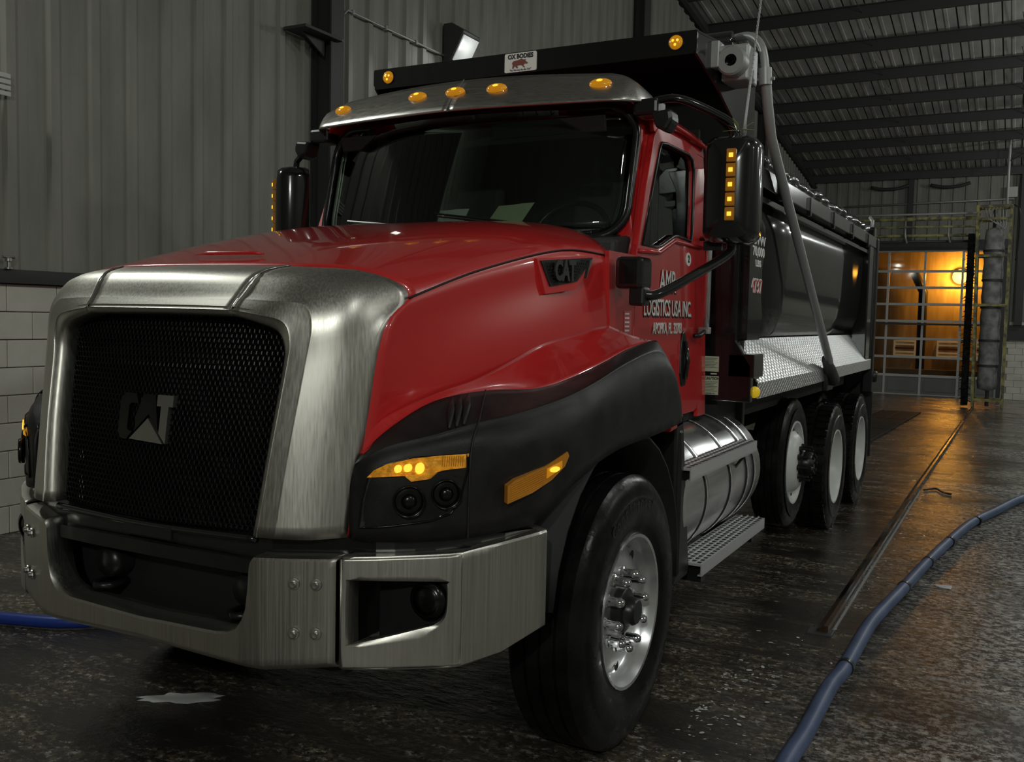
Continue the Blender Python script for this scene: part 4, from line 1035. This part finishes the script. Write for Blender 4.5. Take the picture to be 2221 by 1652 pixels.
        G().lathe([(.036, .004), (.041, 0), (.040, -.006), (.036, -.004)], c=(.882*s, 1.37, 3.058), n=20, ax=1).obj('lamp_rim', 'satin', l)
        for a_ in range(3): G().lathe([(.007, 0), (0, -.004)], c=(.882*s+.014*math.cos(a_*2.1+.5), 1.352, 3.058+.014*math.sin(a_*2.1+.5)), n=8, ax=1).obj('bulb', 'amber_hot', l)
    # maker's plate with lettering and an ox
    pl = G().prism(rrect(-.098, .098, 3.002, 3.104, .008, 3), 1, 1.364, 1.37).obj('maker_plate', 'letter', cg)
    text('plate_lettering', 'OX BODIES', .033, (0, 1.3635, 3.084), (1, 0, 0), (0, 0, 1), 'matte', pl, .92, .0016, .0006)
    text('plate_lettering', '"As Strong As An Ox"', .0145, (0, 1.3635, 3.012), (1, 0, 0), (0, 0, 1), 'matte', pl, 1.0, .0003, .0006)
    ox = [(-.050, 3.022), (-.047, 3.040), (-.052, 3.052), (-.040, 3.062), (-.012, 3.064), (.006, 3.071), (.022, 3.064), (.034, 3.066), (.031, 3.056), (.046, 3.047), (.042, 3.040), (.026, 3.042), (.020, 3.034), (.030, 3.022), (.022, 3.022), (.008, 3.036), (-.018, 3.036), (-.014, 3.022), (-.022, 3.022), (-.034, 3.034), (-.042, 3.022)]
    G().poly(ox, lambda x, z: (x, 1.3630, z)).obj('ox_emblem', 'brown', pl, sol=.0006)
    # warning labels
    for x, z, w, h, big in ((.966, 1.425, .088, .085, 0), (.962, 1.305, .10, .105, 1)):
        l = G().box(x-w/2, x+w/2, 1.898, 1.9005, z-h/2, z+h/2).obj('warning_label', 'label', T)
        if big:
            text('label_lettering', 'CAUTION', .020, (x+.012, 1.8972, z+h/2-.014), (1, 0, 0), (0, 0, 1), 'matte', l, .95, .0006, .0004)
            G().poly([(x-.046, z+h/2-.022), (x-.030, z+h/2-.022), (x-.038, z+h/2-.006)], lambda a, b: (a, 1.8972, b)).obj('warning_triangle', 'matte', l, sol=.0004)
            text('label_lettering', 'OX BODIES, INC.', .010, (x, 1.8972, z-h/2+.007), (1, 0, 0), (0, 0, 1), 'matte', l, .9, .0002, .0004)
        for i in range(7):
            zz = z+h/2-(.034 if big else .012)-i*.0085
            G().box(x-w/2+.006, x+w/2-.006-.01*(i % 3), 1.8968, 1.8982, zz, zz+.002).obj('label_line', 'seat', l)
    G().box(.965, 1.0, 1.898, 1.9005, 1.366, 1.374).obj('warning_label', 'label', T)
    # weight lettering on the side
    for b, z, size, wide, mat, y in (('GVW', 2.125, .075, 1.7, 'letter', 2.15), ('70,000', 2.06, .075, 1.35, 'letter', 2.15), ('LBS', 1.995, .05, 1.7, 'letter', 2.15), ('4737', 1.865, .115, 1.05, 'ltred', 2.13)):
        xx = 1.1465
        text('lettering', b, size, (xx, y, z), (0, 1, 0), (-.03, 0, 1), 'letter', B, wide, .002)
        if mat == 'ltred': text('lettering', b, size, (xx+.0015, y+.012, z-.004), (0, 1, 0), (-.03, 0, 1), 'ltred', B, wide, -.001)
    text('lettering', 'LIC', .05, (1.145, 1.999, 1.99), (0, 1, 0), (0, 0, 1), 'letter', B, .6, .001) if False else None
body()
# ---- tarp arm, motor
arm = G().tube(spline([(.98, 1.92, 3.185), (1.06, 1.86, 3.19), (1.15, 1.80, 3.17), (1.21, 1.77, 3.11), (1.235, 1.76, 3.02), (1.24, 1.76, 2.94)], 4), .022, 10).obj('tarp_arm', 'galv', T, smooth=True)
G().tube([(1.24, 1.755, 2.97), (1.25, 1.80, 2.80), (1.25, 1.90, 2.655), (1.25, 2.06, 2.55), (1.255, 3.95, 1.385)], [.028, .028, .028, .028, .028], 10).obj('arm_tube', 'galv', arm, smooth='auto')
G().tube([(1.24, 1.755, 2.985), (1.243, 1.76, 2.90)], .034, 12).tube([(1.20, 1.76, 2.93), (1.29, 1.76, 2.93)], .009, 8).obj('arm_clamp', 'galv', arm, smooth='auto')
G().tube([(1.235, 3.90, 1.41), (1.245, 4.05, 1.32), (1.245, 4.20, 1.24)], [.030, .045, .05], 12).obj('arm_pivot', 'steel', arm, smooth=True)
G().box(1.19, 1.23, 4.05, 4.30, 1.16, 1.30).obj('pivot_plate', 'satin', arm, bev=.01)
mo = G().box(1.05, 1.19, 1.60, 1.80, 2.90, 3.085).obj('tarp_motor', 'galv', T, bev=.012)
G().lathe([(.03, -.03), (.066, -.03), (.075, -.02), (.075, .05), (.05, .055), (0, .055)], c=(1.12, 1.555, 2.985), n=24, ax=1).obj('spool_end', 'galv', mo, smooth='auto')
G().lathe([(.020, -.04), (.022, .05)], c=(1.12, 1.555, 2.985), n=16, ax=1).obj('spool_axle', 'satin', mo)
G().box(1.0, 1.06, 1.52, 1.84, 2.955, 3.09).obj('motor_bracket', 'galv', mo, bev=.006)
G().tube([(-1.05, 1.80, 3.155), (1.05, 1.80, 3.155)], .055, 14).obj('tarp_roll', 'black', T, smooth=True)

# ------------------------------------------------------------------ loose things in the cab and on the mirror
def sheet_(name, c, w, h, mat, rz, label, tilt=.5):
    o = G().grid([[(x, y*math.cos(tilt), y*math.sin(tilt)+.004*math.sin(x*20)) for x in (-w/2, -w/6, w/6, w/2)] for y in (-h/2, 0, h/2)]).obj(name, mat, sol=.001)
    o.location = c; o.rotation_euler = (0, 0, rz); tag(o, label, 'paper', 'papers on the dashboard'); return o
sheet_('paper_sheet', (-.05, .71, 2.135), .20, .16, 'paper', .15, 'pale printed paper on the dashboard behind the wiper', .75)
sheet_('paper_sheet', (.27, .775, 2.155), .21, .17, 'papery', -.1, 'pale yellow paper on the dashboard beside the steering wheel', .75)
lf = empty('leaf_sprig', (1.345, .92, 2.497)); tag(lf, 'small green leaf sprig caught on top of the black side mirror', 'leaves')
for i in range(7):
    a = i*.9; L_ = .05+.02*(i % 3)
    d = Vector((math.cos(a), math.sin(a)*.5, .25*((i % 2)*2-1)+.2)); n = d.cross(Vector((0, 0, 1))).normalized()*.009
    p0 = Vector((0, 0, .012))+d*.012
    G().add([p0, p0+d*L_*.4+n, p0+d*L_, p0+d*L_*.4-n], [(0, 1, 2, 3)]).obj('leaf', 'leaf', lf, sol=.001)

# ------------------------------------------------------------------ things on the floor
hp = [(1.80, -.35, .04), (1.80, .20, .04), (1.81, .48, .04), (1.81, 1.04, .04), (1.83, 1.31, .04), (1.84, 2.02, .04), (1.87, 2.42, .04), (1.93, 3.02, .04), (1.98, 3.57, .04), (2.07, 4.40, .04), (2.20, 5.35, .04), (2.37, 6.07, .04), (2.59, 6.95, .04), (3.0, 8.1, .012), (3.8, 9.5, -.02)]
hs = G().tube(spline(hp, 5), .036, 14).obj('hose', 'hose', smooth=True); tag(hs, 'long grey-blue hose winding over the wet floor along the rusty rail', 'hose')
for p, d in (((1.832, 1.34, .04), (.02, 1, 0)), ((1.925, 2.98, .04), (.09, 1, 0)), ((2.09, 4.52, .04), (.13, 1, 0)), ((2.24, 5.5, .04), (.2, 1, 0)), ((2.0, 3.75, .04), (.1, 1, 0))):
    d = Vector(d).normalized(); p = Vector(p)
    G().tube([p-d*.018, p+d*.018], .040, 14).obj('hose_band', 'satin', hs, smooth='auto')
h2 = G().tube(spline([(-3.6, -.75, .035), (-2.9, -.45, .035), (-2.15, -.26, .035), (-1.7, -.05, .035), (-1.45, .5, .035), (-1.6, 1.6, .035)], 6), .032, 12).obj('hose', 'hose_b', smooth=True); tag(h2, 'bright blue hose running under the bumper beside the block wall', 'hose')
def fl_box(g, x0, x1, y0, y1, h, dx=0):
    ys = [y0, 7, 12, 18, y1] if y0 < 7 else [y0, y1]
    rows = []
    for y in ys:
        o = dx*max(0, y-7)
        z = floor_z(y); rows.append([(x0+o, y, z-.01), (x0+o, y, z+h*.55), (x0+(x1-x0)*.6+o, y, z+h), (x1+o, y, z+h), (x1+o, y, z-.01)])
    g.grid(rows); n = len(rows[0])
    g.add(rows[0], [tuple(range(n))]); g.add(rows[-1], [tuple(range(n))]); return g
rl = fl_box(G(), 1.598, 1.655, 1.90, 23.8, .045, -.009).obj('guide_rail', 'rust'); tag(rl, 'low rusty steel wheel guide rail bolted to the wet floor', 'rail')
G().box(1.55, 1.68, 1.86, 1.97, -.005, .012).obj('end_plate', 'steel', rl, bev=.004)
ch = G().box(1.664, 1.676, 1.95, 7, -.005, .005).obj('seal_strip', 'galv', rl)
for i, (y0, y1) in enumerate(((11.9, 14.6), (14.7, 17.4), (17.5, 20.4))):
    gr = empty('floor_grate', (.13, y0, floor_z(y0))); tag(gr, 'black slotted drain grate sunk in the floor behind the truck, %s' % ('next to its rear wheels', 'the middle one of three', 'nearest the glass door')[i], 'grate', 'drain grates')
    z1 = floor_z(y1)-floor_z(y0); L_ = y1-y0
    for k in range(14):
        t = (k+.5)/14
        G().box(-.38, .38, L_*t-.05, L_*t+.05, z1*t+.006, z1*t+.02).obj('grate_bar', 'matte', gr)
    for x in (-.40, .0, .40):
        G().add([(x-.015, 0, .0), (x+.015, 0, .0), (x+.015, L_, z1), (x-.015, L_, z1), (x-.015, 0, .025), (x+.015, 0, .025), (x+.015, L_, z1+.025), (x-.015, L_, z1+.025)], [(0, 1, 2, 3), (7, 6, 5, 4), (0, 4, 5, 1), (1, 5, 6, 2), (2, 6, 7, 3), (3, 7, 4, 0)]).obj('grate_frame', 'matte', gr)
cb = G().tube(spline([(1.70, 7.05, .012), (1.80, 7.2, .012), (1.88, 7.0, .012), (1.96, 6.95, .012)], 5), .010, 8).obj('cable_piece', 'satin', smooth=True); tag(cb, 'short black cable lying across the floor beside the rusty rail', 'cable')
def blob(name, c, a, b, mat, seed, label, cat, h=.006, n=22, rz=0, group=None):
    random.seed(seed); g = G(); ring_ = []
    for i in range(n):
        t = 2*PI*i/n; k = .55+.45*random.random(); x, y = a*k*math.cos(t), b*k*math.sin(t)
        ring_.append((x*math.cos(rz)-y*math.sin(rz), x*math.sin(rz)+y*math.cos(rz), 0))
    r2 = [(x*.8, y*.8, h) for x, y, z in ring_]
    g.ring(ring_, r2); g.add(r2, [tuple(range(n))])
    o = g.obj(name, mat, smooth=True, loc=c); tag(o, label, cat, group); return o
blob('foam_patch', (-.60, -.45, 0.001), .22, .07, 'foam', 3, 'irregular foam patch on the floor below the middle of the bumper', 'foam', rz=.6)
blob('paper_scrap', (2.13, 3.28, .002), .075, .06, 'leaf2', 8, 'small pale paper scrap on the floor to the right of the hose', 'paper', .003, 7)
g = G(); random.seed(11)
for i in range(150):
    zone = random.random()
    if zone < .45: x, y = 1.33+abs(random.gauss(0, .12)), random.uniform(.3, 1.3)
    elif zone < .7: x, y = random.uniform(1.3, 1.75), random.uniform(-.3, 1.8)
    else: x, y = 1.70+random.gauss(0, .02), random.uniform(1.9, 7)
    a = random.uniform(.003, .014)*(1.6 if random.random() < .15 else 1); b = a*random.uniform(.3, .7); r = random.uniform(0, PI); n = 7
    ps = [(x+a*math.cos(2*PI*k/n)*math.cos(r)-b*math.sin(2*PI*k/n)*math.sin(r), y+a*math.cos(2*PI*k/n)*math.sin(r)+b*math.sin(2*PI*k/n)*math.cos(r), .003) for k in range(n)]
    g.add(ps, [tuple(range(n))])
fo = g.obj('soap_suds', 'foam'); tag(fo, 'scattered white soap suds on the wet floor around the front wheel and rail', 'suds', kind='stuff')

# ------------------------------------------------------------------ things on the left wall
cn = G().tube([(-3.975, 4.85, 4.80), (-3.975, 4.92, 4.87), (-3.975, 6.86, 4.87)], .013, 8).obj('conduit', 'galv', smooth=True); tag(cn, 'thin metal conduit on the ribbed wall leading to the floodlight', 'conduit')
for y in (5.0, 5.6, 6.2): G().box(-4.0, -3.955, y-.012, y+.012, 4.845, 4.895).obj('conduit_clip', 'galv', cn)
lv = empty('wall_louver', (-3.99, .92, 3.16)); tag(lv, 'white slatted louvre box on the ribbed metal wall', 'louver')
for i in range(4): G().prism([(0, i*.042), (.05, i*.042-.01), (.05, i*.042+.022), (0, i*.042+.034)], 1, -.5, .14).obj('slat', 'whiteplastic', lv, bev=.003)
vl = empty('wall_valve', (-3.95, 1.03, 1.93)); tag(vl, 'small brass-like valve standing on the wall ledge', 'valve')
G().lathe([(.03, 0), (.03, .01), (.012, .015), (.012, .05), (.025, .055), (.025, .075), (0, .08)], n=12, ax=2).obj('valve_body', 'zinc', vl, smooth='auto')
G().tube([(0, -.045, .085), (0, .045, .085)], .010, 8).obj('valve_handle', 'zinc', vl)

# ------------------------------------------------------------------ wash gantry by the far door
gz = floor_z(23.9)
ga = empty('wash_gantry', (1.82, 24.2, gz)); tag(ga, 'worn yellow wash gantry with a grey curtain column, black brush and overhead pipes', 'wash gantry')
def beam(name, a, b, r, mat, par): 
    a, b = Vector(a), Vector(b); g = G(); d = (b-a).normalized(); u = d.cross(Vector((0, 0, 1)))
    if u.length < .1: u = Vector((1, 0, 0))
    u.normalize(); v = d.cross(u)
    c = [(u*i+v*j)*r for i, j in ((1, 1), (-1, 1), (-1, -1), (1, -1))]
    return g.add([a+q for q in c]+[b+q for q in c], [(0, 1, 2, 3), (7, 6, 5, 4)]+[(i, (i+1) % 4, 4+(i+1) % 4, 4+i) for i in range(4)]).obj(name, mat, par)
for x in (-.36, .32):
    for y in (-.28, .28): beam('post', (x, y, .0), (x-.08*(x < 0)-.02, y, 5.2), .035, 'yellow', ga)
for z in (.22, 2.66, 3.92, 4.85, 5.17):
    k = -.08*z/5.2
    beam('cross_bar', (-.36+k, -.28, z), (.32, -.28, z), .032, 'yellow', ga); beam('cross_bar', (-.36+k, .28, z), (.32, .28, z), .032, 'yellow', ga)
for x in (-.40, .31): beam('cross_bar', (x, -.28, 5.17), (x, .28, 5.17), .03, 'yellow', ga)
pr = [(.05, .45), (.22, .5)]+[(.235+.012*math.sin(k*1.9), .5+k*.17) for k in range(1, 24)]+[(.20, 4.6), (.05, 4.65)]
G().lathe(pr, c=(-.05, 0, 0), n=24, ax=2).obj('curtain', 'cloth', ga, smooth=True)
for z in (1.1, 1.75, 2.6, 3.3, 4.05): G().lathe([(.24, z-.03), (.256, z-.025), (.256, z+.025), (.24, z+.03)], c=(-.05, 0, 0), n=24, ax=2).obj('curtain_strap', 'steel', ga, smooth='auto')
G().tube([(-.03, 0, .05), (-.07, 0, 5.1)], .05, 10).obj('brush_shaft', 'steel', ga)
for i in range(6):
    G().tube(spline([(-.3+.08*i, -.2, 5.15), (-.2+.07*i, -.3, 4.85-.05*i), (.05+.03*i, -.25, 4.75), (.15, -.1, 5.0+.03*i)], 5), .014, 6).obj('supply_hose', 'galv', ga, smooth=True)
G().tube(spline([(.35, -.2, 5.2), (.5, -.2, 5.0), (.5, -.2, 4.2), (.45, -.2, 3.8)], 5), .018, 6).obj('supply_hose', 'satin', ga, smooth=True)
g = G(); random.seed(5)
for i in range(420):
    z = random.uniform(.15, 4.45); a = random.uniform(0, 2*PI); r = random.uniform(.12, .22)
    p = Vector((-.56, -.05, z)); q = p+Vector((r*math.cos(a), r*math.sin(a), random.uniform(-.12, .02)))
    n = Vector((-math.sin(a), math.cos(a), 0))*.03
    g.add([p-n*.4, p+n*.4, q+n, q-n], [(0, 1, 2, 3)])
g.tube([(-.56, -.05, .05), (-.58, -.05, 4.5)], .09, 10)
br = g.obj('wash_brush', 'brush', ga)
for y, z, r, mat, x1 in ((0, 4.93, .05, 'yellow', -.4), (0, 4.72, .03, 'yellow', -.4), (.1, 4.50, .04, 'yellow', -.4), (.05, 4.34, .03, 'steel', -.4), (-.05, 5.05, .03, 'galv', -.4)):
    G().tube([(-5.7, y, z), (x1, y, z-.02)], r, 8).obj('gantry_pipe', mat, ga, smooth=True)
for x in (-2.2, -1.15, -3.5):
    G().tube([(x, 0, 4.95), (x, .0, 4.5), (x+.06, -.05, 4.28)], .025, 8).obj('spray_nozzle', 'galv', ga, smooth=True)
beam('gantry_post', (-5.66, 0, 0), (-5.66, 0, 5.1), .05, 'yellow', ga)
wp = G().tube([(-2.9, YB-.12, 5.58), (2.1, YB-.12, 5.66)], .03, 8).obj('wall_pipe', 'galv', smooth=True); tag(wp, 'long bright pipe on the ribbed back wall above the glass door', 'pipe')
for i, x in enumerate((-1.55, .25)):
    ds = G().tube(spline([(x-.55, YB-.2, 6.18), (x-.2, YB-.22, 6.10), (x+.25, YB-.22, 6.10), (x+.6, YB-.2, 6.20)], 4), .05, 8).obj('door_spring', 'steel', smooth=True)
    tag(ds, 'dark curved bar high on the back wall, %s' % ('over the left half of the glass door', 'over the right half of the glass door')[i], 'bar', 'bars on the back wall')
eb = G().box(1.90, 2.18, YB-.22, YB-.05, 5.70, 6.02).obj('junction_box', 'whiteplastic', bev=.01); tag(eb, 'pale square junction box high on the back wall', 'junction box')
dp = G().tube([(1.95, 27.5, 7.2), (1.95, 27.5, 5.2)], .035, 8).obj('drop_pipe', 'whiteplastic', smooth=True); tag(dp, 'pale vertical pipe hanging from the roof above the wash column', 'pipe')
br2 = G().tube([(1.95, 27.5, 6.4), (3.2, 27.3, 7.05)], .025, 6).obj('roof_brace', 'steel'); tag(br2, 'thin slanted steel brace under the roof beside the drop pipe', 'brace')

# ------------------------------------------------------------------ outside the glass door
YO = 38.0
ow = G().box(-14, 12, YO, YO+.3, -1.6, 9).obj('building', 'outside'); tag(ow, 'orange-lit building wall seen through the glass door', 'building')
for i, x in enumerate((-1.62, -.02, 1.35)):
    lw = empty('louver_window', (x, YO-.02, .45)); tag(lw, 'white louvre vent in the orange wall outside, %s' % ('by the bent dark pipe', 'below the yellow lamp', 'at the edge by the wash brush')[i], 'vent', 'outside vents')
    for q in ((-.42, .42, 0, .06), (-.42, .42, .58, .64), (-.42, -.36, .06, .58), (.36, .42, .06, .58)): G().box(q[0], q[1], -.08, .02, q[2], q[3]).obj('vent_frame', 'glowslat', lw)
    for k in range(3): G().box(-.36, .36, -.06, 0, .14+k*.15, .20+k*.15).obj('slat', 'brown' if k % 2 else 'glowslat', lw)
bd = G().tube([(-1.0, YO-.4, -.9), (-1.0, YO-.4, 3.0), (-1.35, YO-.4, 3.75)], .17, 12).obj('exhaust_pipe', 'satin', smooth='auto'); tag(bd, 'bent dark pipe standing before the orange wall outside', 'pipe')
so = empty('sodium_lamp', (.28, YO, 3.55)); tag(so, 'bright yellow sodium lamp on the wall outside the glass door', 'lamp')
G().box(-.2, .2, -.12, 0, -.05, .32).obj('lamp_housing', 'steel', so, bev=.02); G().lathe([(0, -.24), (.16, -.22), (.27, -.15), (.28, -.09)], c=(0, -.03, .08), n=16, ax=1).obj('lamp_lens', 'sodium', so, smooth=True)
ld = bpy.data.lights.new('sodium_light', 'POINT'); ld.energy = 220; ld.color = (1, .46, .06); ld.shadow_soft_size = .12
lo = bpy.data.objects.new('sodium_light', ld); COL.objects.link(lo); lo.location = (.28, YO-.55, 3.6)
cr_ = empty('concrete_barrier', (-.2, YO-2.2, floor_z(YO-2.2))); tag(cr_, 'low pale barrier on the ground outside the glass door', 'barrier')
G().prism([(-.25, 0), (.25, 0), (.14, .3), (.1, .75), (-.1, .75), (-.14, .3)], 0, -2.0, 2.2).obj('barrier_body', 'grey', cr_)
